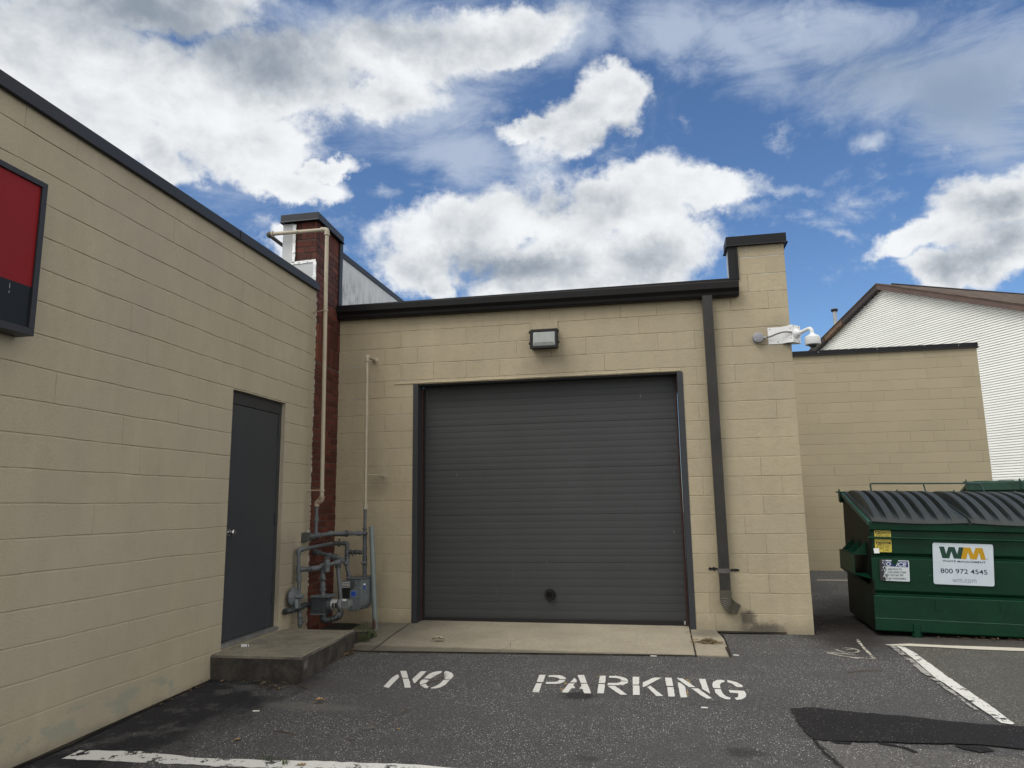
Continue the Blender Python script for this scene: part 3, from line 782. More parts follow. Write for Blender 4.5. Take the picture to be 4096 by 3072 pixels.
letters('painted_letters', 'white stencilled letters KING of the word PARKING', LK, sK, [
    [(300, 350), (450, 280), (510, 265), (620, 268), (330, 422), (302, 420)], [(375, 425), (432, 402), (650, 580), (535, 578)],
    [(680, 265), (795, 268), (822, 410), (705, 405)], [(718, 425), (828, 430), (848, 590), (738, 588)],
    [(875, 270), (985, 280), (1200, 428), (1085, 428)], [(1130, 447), (1245, 450), (1478, 618), (1400, 625), (1280, 560)],
    [(895, 345), (935, 352), (1020, 412), (1057, 603), (945, 602)],
    [(1260, 285), (1368, 290), (1450, 540), (1320, 462)],
    [(1500, 440), (1485, 385), (1500, 340), (1560, 308), (1640, 302), (1692, 315), (1692, 342), (1640, 352), (1615, 385), (1622, 448)],
    [(1742, 308), (1800, 318), (1900, 345), (2000, 400), (2003, 428), (1905, 425), (1830, 372), (1740, 340)],
    [(1518, 460), (1630, 462), (1660, 530), (1720, 585), (1803, 610), (1795, 638), (1720, 635), (1620, 595), (1545, 530)],
    [(1765, 478), (2030, 492), (2062, 545), (2050, 600), (1990, 635), (1900, 645), (1860, 610), (1920, 600), (1932, 560), (1925, 532), (1790, 522)]])
letters('paint_trace', 'ochre trace of an older stencil beside the letter A', LPk, sP, [[(700, 360), (755, 362), (735, 390), (690, 402)], [(610, 470), (690, 455), (670, 510), (610, 495)], [(1270, 240), (1320, 240), (1290, 262), (1268, 262)]], M_OCHRE)
letters('paint_trace', 'ochre trace of an older stencil beside the letter N', LK, sK, [[(1020, 285), (1080, 295), (1130, 350), (1110, 362)], [(1045, 440), (1075, 500), (1085, 590), (1060, 600)]], M_OCHRE)
# front line
Lf = [GD(132, 1641), GD(172, 1622), GD(300, 1624), GD(420, 1638), GD(560, 1643), GD(700, 1646), GD(870, 1652), GD(1000, 1661), (5.5, -4.30), (5.5, -4.41), (2.3, -4.14), (1.2, -4.19), (.5, -4.22)]
sheet('painted_line', Lf, M_LINE, .004, rag=.012, label='chipped white line along the front edge of the picture')
Z8 = lambda x, y: Gp2(3100 + x * .48232, 2100 + y * .48232)
sheet('painted_line', [Z8(910, 1000), Z8(1120, 992), Z8(1400, 1006), Z8(1700, 1016), Z8(2065, 1030), (8.2, -.72), (8.2, -.80), Z8(2065, 1055), Z8(1700, 1042), Z8(1300, 1020), Z8(1100, 1012), Z8(950, 1008)], M_LINEC, .010, rag=.004, label='cream line parallel to the dumpster front')
sheet('painted_line', [Z8(1010, 1012), Z8(1075, 1020), Z8(1180, 1080), Z8(1290, 1160), Z8(1420, 1260), Z8(1600, 1380), Z8(1800, 1520), Z8(1960, 1640), Z8(2010, 1672), Z8(1880, 1655), Z8(1700, 1530), Z8(1500, 1390), Z8(1300, 1250), Z8(1150, 1120)], M_LINE, .010, rag=.006, label='thick white diagonal line of the bay')
sheet('painted_line', [Z8(940, 1003), Z8(1000, 1012), Z8(1150, 1130), Z8(1300, 1255), Z8(1500, 1405), Z8(1700, 1560), Z8(1790, 1640), Z8(1770, 1630), Z8(1480, 1415), Z8(1200, 1215), Z8(1060, 1095)], M_FAINT, .010, rag=.008, label='worn thin line left of the thick diagonal line')
CH = [[(430, 1058), (560, 1068), (670, 1080)], [(430, 1062), (540, 1085), (700, 1113)], [(540, 1088), (680, 1104), (838, 1113)], [(680, 950), (735, 1020), (790, 1075), (822, 1110)],
      [(498, 1030), (530, 1045), (580, 1058), (640, 1062), (690, 1055), (692, 1042), (650, 1028), (600, 1022), (560, 1024), (600, 1034), (650, 1030)]]
cm = []
for i, c in enumerate(CH):
    pts = [Z8(*q) for q in c]; pp = []
    for a, b in zip(pts[:-1], pts[1:]): pp += wiggle(a, b, 4, .003, i)[:-1]
    strip('chalk_mark', pp + [pts[-1]], .026 if i != 4 else .02, M_CHALK, .004, rag=.35, label='pale scrawled utility arrow near the dumpster' if i == 0 else None)
sheet('painted_line', [(6.35, 5.18), (7.4, 5.21), (7.4, 5.29), (6.35, 5.26)], M_LINEC, .004, label='short white line in front of the far wall')

# ================================================================== concrete step
st = MB()
zt = -.030; y0, y1 = -2.50, -1.27
def srect(z, inset, j=0.0):
    P = [(.10 , y0 + .02 - inset * 0), (.895, y0), (.805, y1), (.10, y1 + .01)]
    return P
rings = []
def ring(z, ins, n=14, amp=.0):
    P = [Vector(q) for q in ((.075, -2.515), (.895, -2.505), (.812, -1.235), (.05, -1.25))]
    c = Vector((.45, -1.87)); out = []
    for i in range(4):
        a = P[i]; b = P[(i + 1) % 4]
        for j in range(n):
            q = a + (b - a) * j / n; dq = (q - c); q = q - dq.normalized() * ins
            q += Vector((noise.noise(Vector((q.x * 9, q.y * 9, z * 9))), noise.noise(Vector((q.x * 9, q.y * 9, z * 9 + 7))))) * amp
            out.append(Vector((q.x, q.y, z)))
    return out
R_ = [ring(-.30, .030, amp=.01), ring(-.12, .012, amp=.008), ring(-.050, .004, amp=.005), ring(-.034, .018, amp=.004), ring(-.028, .032, amp=.002)]
n = len(R_[0]); allv = [q for r in R_ for q in r]; fs = []
for i in range(len(R_) - 1):
    for j in range(n): fs.append((i * n + j, i * n + (j + 1) % n, (i + 1) * n + (j + 1) % n, (i + 1) * n + j))
fs.append(tuple(range((len(R_) - 1) * n, len(R_) * n)))
st.add(allv, fs)
so_ = st.build('door_step', M_STEP); tag(so_, 'weathered concrete slab step below the grey side door', 'step')

# ================================================================== shop building on the left
XL = .0485; TH = -.0143; YE = -.78
def xl(y): return XL + TH * y
SH = thing('shop_building', 'tan painted block building on the left with a dark roof edge', 'building', (xl(-3), -3, -.2))
U = Vector((TH, 1, 0)).normalized(); N_ = Vector((U.y, -U.x, 0)); O = Vector((xl(-9.5), -9.5, 0))
def uu(y): return (y + 9.5) / U.y
rows = [(2.019 + k * C_, 2.019 + (k + 1) * C_) for k in range(-10, 7)] + [(2.019 + 7 * C_, 3.60)]
rows = [(-.40, 2.019 - 10 * C_)] + rows
# phase of the head joints read from the photo
hp = at(410 * .5426, 1400 + 280 * .5426, 0)
def onL(u, v):
    P = Vector((xl(0), 0, 0)); return atP(u, v, P, N_)
yA = onL(410 * .5426, 1400 + 280 * .5426).y; yB = onL(580 * .5426, 1400 + 540 * .5426).y
def headsL(ri):
    if ri == 0: return []
    k = ri - 1 - 10; base = yA if (k % 2) == (-1 % 2) else yB
    n0 = int((-9.6 - base) / B_) ; return [uu(base + B_ * i) for i in range(n0, n0 + 30)]
mb = MB()
DY0, DY1, DZ0, DZ1 = -2.365, -1.402, -.012, 2.210
block_wall(mb, O, U, N_, rows, headsL, 0, uu(YE), [(uu(DY0), uu(DY1), DZ0, DZ1)], dep=.0062, gb=.0060, gh=.0035, jit=.0006, wob=.0030, nx=4, skip=.22, faint=.85, seed=3)
# reveals of the door opening and the end of the wall
def LP(y, z, d=0.0): q = O + U * uu(y) + N_ * d; return Vector((q.x, q.y, z))
mb.quad(LP(DY1, DZ0), LP(DY1, DZ1), LP(DY1, DZ1, -.14), LP(DY1, DZ0, -.14)); mb.quad(LP(DY0, DZ0), LP(DY0, DZ1), LP(DY0, DZ1, -.14), LP(DY0, DZ0, -.14))
mb.quad(LP(DY0, DZ1), LP(DY1, DZ1), LP(DY1, DZ1, -.14), LP(DY0, DZ1, -.14)); mb.quad(LP(DY0, DZ0), LP(DY1, DZ0), LP(DY1, DZ0, -.14), LP(DY0, DZ0, -.14))
mb.quad(LP(YE, -.4), LP(YE, 3.6), LP(YE, 3.6, -.2), LP(YE, -.4, -.2))
mb.build('wall', M_SHOP, SH)
mb = MB(); mb.box((-8, -9.5, -.4), (-.13, -.98, 3.45)); mb.build('roof', M_ROOF, SH)
# ragged mortar smear where the wall meets the brick
rnd = random.Random(5); mb = MB(); zz = -.15
while zz < 3.5:
    h = rnd.uniform(.03, .09); w0 = rnd.uniform(.004, .022)
    mb.add([LP(YE - .003, zz, .002), LP(YE + w0, zz + h * .3, .003), LP(YE + w0 * .6, zz + h, .002), LP(YE - .004, zz + h, .002)], [(0, 1, 2, 3)])
    zz += h * rnd.uniform(.9, 1.5)
mb.build('mortar_smear', M_SMEAR, SH)
# coping: tall fascia with a small drip
mb = MB(); ct, cb = 3.682, 3.585
prof = [(-.30, ct + .012), (.022, ct), (.024, cb + .012), (.038, cb), (.030, cb - .004), (.004, cb + .004), (-.30, cb + .004)]
a = [LP(-9.5, z_, d_) for d_, z_ in prof]; b = [LP(YE + .012, z_, d_) for d_, z_ in prof]; n = len(prof)
mb.add(a + b, [(i, (i + 1) % n, n + (i + 1) % n, n + i) for i in range(n)] + [tuple(range(n)), tuple(range(n, 2 * n))])
mb.build('coping', M_COPE, SH)
mb = MB(); yj = onL(330 * DD * 0 + 1030 / 2212 * 2048, 1000 / 2212 * 2048).y
for yy in (yj,): mb.box((-.002, 0, 0), (.0025, .010, .095), M=Matrix.Translation(LP(yy, cb + .002, .0245)))
mb.build('coping_joint', M_BLK, SH)
# door
fr = MB()
d0 = -.055
def lbox(mb, y0, y1, z0, z1, da, db, mi=0):
    P = [LP(y0, z0, da), LP(y1, z0, da), LP(y1, z0, db), LP(y0, z0, db), LP(y0, z1, da), LP(y1, z1, da), LP(y1, z1, db), LP(y0, z1, db)]
    mb.add(P, [(0, 3, 2, 1), (4, 5, 6, 7), (0, 1, 5, 4), (1, 2, 6, 5), (2, 3, 7, 6), (3, 0, 4, 7)], mi)
lbox(fr, DY0 + .001, DY0 + .022, .02, DZ1 - .001, -.13, -.018); lbox(fr, DY1 - .050, DY1 - .001, .02, DZ1 - .001, -.13, -.040)
lbox(fr, DY0 + .023, DY1 - .051, 2.095, DZ1 - .001, -.13, -.040)
fr.build('door_frame', M_FRAME, SH, bevel=.002)
mb = MB(); lbox(mb, DY0 + .024, DY1 - .052, .026, 2.090, -.10, -.045); DR = mb.build('door', M_PDOOR, SH, bevel=.002)
mb = MB(); lbox(mb, DY0 + .0, DY1 - .0, -.012, .020, -.135, .012); mb.build('threshold', M_ALU, SH, bevel=.003)
kp = onL(495 * DD, 1151 * DD)
kb = LP(kp.y + .058, kp.z, -.045)
mb = MB(); mb.lathe([(0, .033), (.006, .033), (.010, .014), (.030, .012), (.036, .022), (.046, .027), (.056, .026), (.062, .020), (.064, .0)], kb, N_, 20); mb.build('door_knob', M_STEELP, DR, smooth=True)
for zz in (1.92, 1.05, .30):
    mb = MB(); lbox(mb, DY1 - .058, DY1 - .040, zz - .055, zz + .055, -.045, -.033); mb.tube([LP(DY1 - .049, zz - .056, -.032), LP(DY1 - .049, zz + .056, -.032)], .0065, 8); mb.build('hinge', M_FRAME, DR)
mb = MB(); lbox(mb, DY0 + .022, DY0 + .032, kp.z - .16, kp.z + .18, -.046, -.036); mb.build('latch_guard', M_FRAME, DR, bevel=.002)

# light box sign on the shop wall
SG = thing('wall_sign', 'red and black light box sign at the left edge of the picture', 'sign', tuple(LP(-5.2, 2.2, .06)))
sy0, sy1, sz0, sz1 = -6.2, -4.66, 2.162, 3.100
mb = MB(); lbox(mb, sy0, sy1, sz0, sz1, .006, .105); mb.build('cabinet', M_COPE, SG, bevel=.002)
mb = MB()
for a in ((sy0, sy1, sz0, sz0 + .042), (sy0, sy1, sz1 - .034, sz1), (sy1 - .036, sy1, sz0 + .042, sz1 - .034), (sy0, sy0 + .036, sz0 + .042, sz1 - .034)): lbox(mb, *a, .105, .124)
mb.build('frame', M_COPE, SG, bevel=.002)
mb = MB(); lbox(mb, sy0 + .036, sy1 - .036, 2.448, sz1 - .034, .1055, .110); mb.build('red_panel', M_REDS, SG)
mb = MB(); lbox(mb, sy0 + .036, sy1 - .036, sz0 + .042, 2.448, .1055, .110); mb.build('black_panel', M_NAVY, SG)
mb = MB(); lbox(mb, -4.842, -4.839, 2.40, 2.43, .1102, .111); lbox(mb, -4.8425, -4.839, 2.372, 2.386, .1102, .111); mb.build('scratch', M_PALE, SG)

# ================================================================== brick parapet wall between the buildings
BW = thing('brick_wall', 'narrow red brick wall end with a dark metal cap between the two buildings', 'wall', (0, -.4, -.2))
def bricks(mb, O, U, N, u0, u1, z0, z1, ch=.0737, L=.2, dep=.010, gj=.011, seed=1, soldier=False, mi=0):
    rnd = random.Random(seed); O = Vector(O); U = Vector(U).normalized(); N = Vector(N).normalized(); Z = Vector((0, 0, 1))
    def bk(a, b, c, d):
        j = rnd.uniform(-.003, .002); e = .0025
        q = [(a, c, -dep), (b, c, -dep), (b, d, -dep), (a, d, -dep), (a + e, c + e, j), (b - e, c + e, j), (b - e, d - e, j), (a + e, d - e, j)]
        vs = [O + U * (x + rnd.uniform(-1, 1) * .001) + Z * (z + rnd.uniform(-1, 1) * .0012) + N * y for x, z, y in q]
        mb.add(vs, [(4, 5, 6, 7), (0, 1, 5, 4), (1, 2, 6, 5), (2, 3, 7, 6), (3, 0, 4, 7)], mi)
    if soldier:
        w_ = ch; x = u0
        while x < u1 - .01:
            bk(x + gj / 2, min(x + w_, u1) - gj / 2, z0 + gj / 2, z1 - gj / 2); x += w_
        return
    z = z0; r = 0
    while z < z1 - .02:
        x = u0 - (0 if r % 2 else L / 2) + rnd.uniform(-.01, .01)
        while x < u1:
            a, b = max(x, u0) + gj / 2, min(x + L, u1) - gj / 2
            if b - a > .02: bk(a, b, z + gj / 2, min(z + ch, z1) - gj / 2)
            x += L
        z += ch; r += 1
Ob = Vector((.056, -.80, 0)); Ub = Vector((-.056, .80, 0)).normalized(); Nb = Vector((Ub.y, -Ub.x, 0)); LB = .802
sz = [at(1200 + 380 * .30136, 1200 + yy * .30136, -.25).z for yy in (905, 640, 400)]
zs = sorted(atX(1200 + 420 * .30136, 1200 + yy * .30136, .03).z for yy in (900, 650, 410))
mb = MB()
bricks(mb, Ob, Ub, Nb, 0, LB, -.25, zs[0], seed=2)
bricks(mb, Ob, Ub, Nb, .14, LB, zs[0], zs[1], soldier=True, seed=3); bricks(mb, Ob, Ub, Nb, .14, LB, zs[1], zs[2], soldier=True, seed=4)
bricks(mb, Ob, Ub, Nb, 0, LB, zs[2], 4.20, seed=5)
bricks(mb, Ob, Ub, Nb, 0, .73, 4.20, 4.42, soldier=True, seed=6)
# end face toward the camera
bricks(mb, Vector((-.21, -.80, 0)), (1, 0, 0), (0, -1, 0), 0, .266, 3.60, 4.205, seed=7, L=.21)
bricks(mb, Vector((-.21, -.80, 0)), (1, 0, 0), (0, -1, 0), 0, .266, 4.205, 4.42, soldier=True, seed=8)
mb.build('brick_face', M_BRICK, BW)
mb = MB(); bricks(mb, Ob, Ub, Nb, .0, .14, zs[0], zs[1], soldier=True, ch=.14, seed=3); bricks(mb, Ob, Ub, Nb, .0, .14, zs[1], zs[2], soldier=True, ch=.14, seed=9)
mb.build('orange_brick', M_BRICKO, BW)
mb = MB(); mb.prism([(.050, -.794, -.3), (-.0075, 0.0, -.3), (-.36, 0, -.3), (-.36, -.794, -.3)], (0, 0, 4.71)); mb.build('mortar', M_MORT, BW)
mb = MB(); poly = [(-.375, -.865), (.095, -.865), (.045, -.055), (-.375, -.055)]
mb.prism([(x, y, 4.424) for x, y in poly], (0, 0, .078)); 
P2 = [(-.385, -.875), (.107, -.875), (.057, -.045), (-.385, -.045)]
mb.add([(x, y, 4.425) for x, y in poly] + [(x, y, 4.408) for x, y in P2], [(i, (i + 1) % 4, 4 + (i + 1) % 4, 4 + i) for i in range(4)])
mb.build('cap', M_COPE, BW, bevel=.003)
mb = MB(); mb.box((-.365, -.812, 3.50), (-.235, -.795, 4.405)); mb.box((-.335, -.811, 3.50), (.058, -.803, 3.925)); mb.box((-.375, -.80, 3.5), (-.362, 0, 4.40))
mb.build('flashing', M_FLASH, BW)
mb = MB()
def bar(a, b, wdt, th=.004):
    a = Vector(a); b = Vector(b); n = 16; rnd = random.Random(int(a.x * 999)); L = []
    t = (b - a).normalized(); s = Vector((-t.z, 0, t.x))
    for i in range(n + 1):
        p = a + (b - a) * i / n; e = wdt / 2 * rnd.uniform(.85, 1.3); L.append((p - s * e, p + s * e))
    vs = [q for l in L for q in l] + [q + Vector((0, -th, 0)) for l in L for q in l]; m = len(L) * 2
    fs = []
    for i in range(n):
        k = 2 * i; fs += [(m + k, m + k + 1, m + k + 3, m + k + 2), (k, k + 2, m + k + 2, m + k), (k + 1, k + 3, m + k + 3, m + k + 1)]
    mb.add(vs, fs)
bar((-.222, -.815, 3.93), (-.222, -.815, 4.39), .034); bar((-.25, -.815, 3.925), (.055, -.815, 3.935), .030); bar((.045, -.818, 3.925), (.045, -.818, 3.66), .034)
for q in ((-.222, 4.05), (-.222, 4.18), (-.222, 4.30), (-.16, 3.93), (-.05, 3.932), (.045, 3.85), (.045, 3.74)): mb.lathe([(0, .011), (.006, .010), (.007, .001)], (q[0], -.820, q[1]), (0, -1, 0), 8)
mb.build('termination_bar', M_BAR, BW)
mb = MB(); mb.box((-.002, -.115, 3.60), (.028, -.030, 4.415)); mb.build('corner_trim', M_COPE, BW, bevel=.003)
# rendered parapet running back behind the garage roof
mb = MB(); mb.box((-.30, .001, 3.30), (.004, 6.9, 4.246)); mb.build('rendered_parapet', M_MEMB, BW)
mb = MB(); mb.box((-.32, -.040, 4.246), (.020, 6.9, 4.318)); mb.build('parapet_cap', M_COPE, BW, bevel=.003)

# ================================================================== garage building
GA = thing('garage_building', 'tan painted block garage with a wide charcoal roller door and black gutter', 'building', (2.5, 0, -.2))
WX = 12.96 * B_
rowsG = [(-.5, 0)] + [(j * C_, (j + 1) * C_) for j in range(0, 17)]
def headsG(ri):
    j = ri - 1
    if j < 0: return [.25, 1.0 + 0, 4.30, 4.905, 5.5] if True else []
    o = .46 if j % 2 == 0 else .96
    return [(o + i) * B_ for i in range(-1, 14)]
GX0, GX1, GZ1 = 1.013, 4.038, 2.590
mb = MB()
block_wall(mb, (0, 0, 0), (1, 0, 0), (0, -1, 0), rowsG, headsG, -.06, WX, [(GX0, GX1, -1, GZ1)], dep=.0062, gb=.0055, gh=.0045, jit=.0012, wob=.0022, nx=3, skip=.03, faint=.40, seed=11)
rowsT = [(17 * C_, 18 * C_), (18 * C_, 19 * C_), (19 * C_, 3.995)]
def headsT(ri):
    j = 17 + ri; o = .46 if j % 2 == 0 else .96
    return [(o + i) * B_ for i in range(9, 14)]
block_wall(mb, (0, 0, 0), (1, 0, 0), (0, -1, 0), rowsT, headsT, 4.67, WX, [], dep=.0065, gb=.0055, gh=.005, jit=.0015, wob=.0016, nx=3, faint=.1, seed=12)
# reveals, lintel underside, right hand side wall
mb.quad((GX0, 0, -.5), (GX0, .21, -.5), (GX0, .21, GZ1), (GX0, 0, GZ1)); mb.quad((GX1, 0, -.5), (GX1, .21, -.5), (GX1, .21, GZ1), (GX1, 0, GZ1)); mb.quad((GX0, 0, GZ1), (GX1, 0, GZ1), (GX1, .21, GZ1), (GX0, .21, GZ1))
rs = [(-.5, 0)] + [(j * C_, (j + 1) * C_) for j in range(0, 17)]; rt = [(17 * C_, 18 * C_), (18 * C_, 19 * C_), (19 * C_, 3.995)]
block_wall(mb, (WX, 0, 0), (0, 1, 0), (1, 0, 0), rt, lambda ri: [], 0, .26, [], dep=.0065, nx=1, seed=15)
block_wall(mb, (WX, 0, 0), (0, 1, 0), (1, 0, 0), rs, lambda ri: [(i + (.5 if ri % 2 else 1)) * B_ for i in range(18)], 0, 6.95, [], dep=.0065, nx=1, seed=14)
mb.build('wall', M_BLOCK, GA)
# protruding ledge on the lintel course
rnd = random.Random(4)
mb = MB(); n = 46; vs = []
for i in range(n + 1):
    x_ = .72 + (4.07 - .72) * i / n; w_ = rnd.uniform(-.003, .003)
    vs += [(x_, .0, 2.598 + w_ * .5), (x_, -.010, 2.600 + w_), (x_, -.009, 2.612 + w_), (x_, .0, 2.618 + w_)]
mb.add(vs, [(i * 4 + a, i * 4 + 4 + a, i * 4 + 5 + a, i * 4 + 1 + a) for i in range(n) for a in range(3)])
mb.build('lintel_ledge', M_BLOCK, GA)
# roof and parapet
mb = MB(); mb.box((.02, .03, 3.36), (4.66, 6.9, 3.56)); mb.box((4.66, .26, 3.36), (5.26, 6.9, 3.47)); mb.build('roof', M_ROOF, GA)
mb = MB(); mb.box((4.672, .004, 3.40), (5.255, .25, 3.990)); mb.build('parapet_membrane', M_MEMB, GA)
mb = MB(); mb.box((.004, -.012, 3.46), (4.66, .03, 3.60)); mb.box((.004, -.028, 3.585), (4.66, .20, 3.622)); mb.build('fascia', M_BLACKM, GA, bevel=.002)
mb = MB()
poly = [(4.650, -.035), (5.295, -.035), (5.295, .27), (4.650, .27)]
mb.prism([(x, y, 4.008) for x, y in poly], (0, 0, .094))
P2 = [(4.638, -.052), (5.308, -.052), (5.308, .285), (4.638, .285)]
mb.add([(x, y, 4.008) for x, y in poly] + [(x, y, 3.985) for x, y in P2], [(i, (i + 1) % 4, 4 + (i + 1) % 4, 4 + i) for i in range(4)])
mb.build('pier_cap', M_CAPB, GA, bevel=.003)
mb = MB(); mb.box((4.662, -.020, 3.60), (4.745, .02, 3.985)); mb.box((4.745, -.026, 3.60), (4.768, .01, 3.985)); mb.build('pier_trim', M_CAPB, GA, bevel=.002)
# K-style gutter
prof = [(-.020, 3.590), (-.020, 3.425), (-.095, 3.425), (-.105, 3.440), (-.112, 3.470), (-.128, 3.490), (-.148, 3.505), (-.152, 3.575), (-.142, 3.588), (-.138, 3.580), (-.142, 3.570), (-.138, 3.512), (-.118, 3.498), (-.100, 3.475), (-.09, 3.435), (-.03, 3.435), (-.03, 3.590)]
mb = MB(); n = len(prof)
def gz(x): return -.006 * x
secs = [.004, 1.2, 2.4, 3.6, 4.742]
vs = [(x_, y_, z_ + gz(x_)) for x_ in secs for y_, z_ in prof]
fs = [(s_ * n + i, s_ * n + (i + 1) % n, (s_ + 1) * n + (i + 1) % n, (s_ + 1) * n + i) for s_ in range(len(secs) - 1) for i in range(n)]
mb.add(vs, fs)
for x_ in (.004, 4.742): mb.prism([(x_, y_, z_ + gz(x_)) for y_, z_ in prof[:9]], (.003, 0, 0))
for x_ in (.6, 1.55, 2.5, 3.45, 4.4): mb.tube([(x_, -.145, 3.580 + gz(x_)), (x_, -.02, 3.588 + gz(x_))], .004, 6)
GU = mb.build('gutter', M_BLACKM, GA, bevel=.0015)
# downspout
mb = MB(); dx0, dx1, dy0, dy1 = 4.348, 4.455, -.030, -.112
sec = []
nr = 6; ww = (dx1 - dx0 - .016) / nr
sec += [(dx0, dy0), (dx0, dy1 + .008), (dx0 + .008, dy1)]
for i in range(nr):
    a = dx0 + .008 + i * ww; sec += [(a + ww * .15, dy1), (a + ww * .32, dy1 + .006), (a + ww * .68, dy1 + .006), (a + ww * .85, dy1)]
sec += [(dx1 - .008, dy1), (dx1, dy1 + .008), (dx1, dy0)]
zt_, zb_ = 3.418, .235
def sx(z_): return -.008 * (zt_ - z_) / (zt_ - zb_) * -1
mb.add([(x_ + sx(z_), y_, z_) for z_ in (zt_, zb_) for x_, y_ in sec], [(i, (i + 1) % len(sec), len(sec) + (i + 1) % len(sec), len(sec) + i) for i in range(len(sec))])
DS = mb.build('downspout', M_SPOUT, GA)
mb = MB(); cx = (dx0 + dx1) / 2 + .008; hw = .055; cy_ = -.071
def sect(c, ax, s_):   # rectangle section: ax = direction across the width in the xz plane
    out = []
    for (a, b) in ((-1, -1), (1, -1), (1, 1), (-1, 1)):
        out.append(c + ax * (a * hw * s_) + Vector((0, b * .043 * s_, 0)))
    return out
path = []
path.append((Vector((cx, cy_, .245)), Vector((1, 0, 0)), 1.02)); path.append((Vector((cx, cy_, .165)), Vector((1, 0, 0)), 1.02))
C0 = Vector((cx + .095, cy_, .165)); nple = 8
for i in range(nple * 2 + 1):
    a = R(62) * i / (nple * 2); c = C0 + Vector((-math.cos(a) * .095, 0, -math.sin(a) * .095)); ax = Vector((math.cos(a), 0, math.sin(a)))
    path.append((c, ax, 1.0 if i % 2 == 0 else 1.15))
a = R(62); t = Vector((math.sin(a), 0, -math.cos(a))); c = path[-1][0]
path.append((c + t * .012, path[-1][1], 1.0)); path.append((c + t * .075, path[-1][1], 1.0))
vs = []; 
for c, ax, s_ in path: vs += sect(c, ax, s_)
mb.add(vs, [(i * 4 + k, i * 4 + (k + 1) % 4, i * 4 + 4 + (k + 1) % 4, i * 4 + 4 + k) for i in range(len(path) - 1) for k in range(4)])
# ridges down the outlet
c, ax, s_ = path[-1]
for k in range(6):
    o_ = ax * (-.045 + .018 * k); mb.tube([path[-2][0] + o_ + Vector((0, -.043, 0)), c + o_ + Vector((0, -.043, 0))], .004, 6)
mb.build('elbow', M_OLIVE, DS)
mb = MB(); mb.box((dx0 - .002, dy1 - .004, .415), (dx1 + .010, -.002, .463)); mb.build('strap', mat('dull_strap', (.085, .082, .078), .5, var=.3, vs=20), DS, bevel=.002)
def smear(name, cx, cz, rx, rz, seed, parent, mt, y=-.0045):
    rnd = random.Random(seed); bm = bmesh.new(); vv = []
    for i in range(28):
        a = 2 * PI * i / 28; r = rnd.uniform(.55, 1.1); vv.append(bm.verts.new((cx + math.cos(a) * rx * r, y, cz + math.sin(a) * rz * r)))
    bm.faces.new(vv); bmesh.ops.triangulate(bm, faces=bm.faces); me = bpy.data.meshes.new(name); bm.to_mesh(me); bm.free(); me.materials.append(mt)
    o = bpy.data.objects.new(name, me); COL.objects.link(o); o.parent = parent; o.matrix_parent_inverse = wm(parent).inverted(); return o
smear('sealant_smear', 4.305, .452, .058, .020, 1, GA, M_BLK); smear('sealant_smear', 4.512, .438, .058, .018, 2, GA, M_BLK)
# roller door
mb = MB(); YD = .195
zjs = []; z_ = -.125
marks = []   # (z, kind)
sects = [-.110, .495, 1.035, 1.562, 2.09, 2.62]
prof = [(YD, -.115)]
for s0, s1 in zip(sects[:-1], sects[1:]):
    nrb = 7; p_ = (s1 - s0) / nrb
    for i in range(nrb):
        b0 = s0 + i * p_; b1 = b0 + p_
        if i == 0: prof += [(YD + .0045, b0 + .001), (YD + .0005, b0 + .005)]
        else: prof += [(YD + .0018, b0 + .001), (YD, b0 + .0045)]
        prof += [(YD - .001, b0 + p_ * .5), (YD, b1 - .002), (YD + .0018, b1 - .001)]
vs = []; 
for x_ in (GX0 + .01, GX1 - .008): vs += [(x_, y_, z__) for y_, z__ in prof]
n = len(prof); mb.add(vs, [(i, i + 1, n + i + 1, n + i) for i in range(n - 1)])
RD = mb.build('roller_door', M_RDOOR, GA)
mb = MB(); mb.box((GX0 + .01, YD - .012, -.172), (GX1 - .03, YD + .012, -.113)); mb.build('bottom_seal', M_RUBBER, RD)
mb = MB()
for (x0_, y0_, x1_, y1_, wd) in ((1382, 848, 1385, 862, .0035), (1455, 1143, 1457, 1156, .004), (985, 1021, 988, 1030, .003), (1085, 1338, 1088, 1344, .006), (905, 1110, 906, 1126, .002), (1180, 1212, 1183, 1218, .003)):
    a = at(x0_ * DD, y0_ * DD, YD - .0028); b = at(x1_ * DD, y1_ * DD, YD - .0028); t_ = (b - a).normalized(); n_ = Vector((-t_.z, 0, t_.x)) * wd / 2
    mb.add([a, (a + b) / 2 + n_, b, (a + b) / 2 - n_], [(0, 1, 2, 3)])
mb.build('scratch', M_PALE, RD)
vp = at(1188 * DD, 1285 * DD, YD - .03)
mb = MB(); mb.lathe([(0, .060), (.012, .060), (.022, .054), (.050, .052), (.058, .048), (.058, .036), (.020, .032)], (vp.x, YD - .001, vp.z), (0, -1, 0), 22)
mb.lathe([(.01, .064), (.02, .064)], (vp.x, YD, vp.z), (0, -1, 0), 22)
for k in range(4):
    a = k * PI / 4; v_ = Vector((math.cos(a), 0, math.sin(a))) * .034; mb.tube([Vector((vp.x, YD - .035, vp.z)) - v_, Vector((vp.x, YD - .035, vp.z)) + v_], .004, 6)
mb.build('vent', M_BLK, RD, smooth=True)
mb = MB(); mb.box((GX1 - .032, YD - .040, -.165), (GX1 - .018, YD + .0, 2.56)); mb.box((GX1 - .014, YD - .055, -.165), (GX1 - .008, YD, 2.56)); mb.box((GX0 + .004, YD - .05, -.165), (GX0 + .016, YD, 2.56)); mb.build('weather_strip', M_RED, GA)
mb = MB(); mb.box((GX0 + .020, YD - .022, -.165), (GX0 + .034, YD - .002, 2.56)); mb.build('edge_brush', M_RUBBER, GA)
mb = MB()
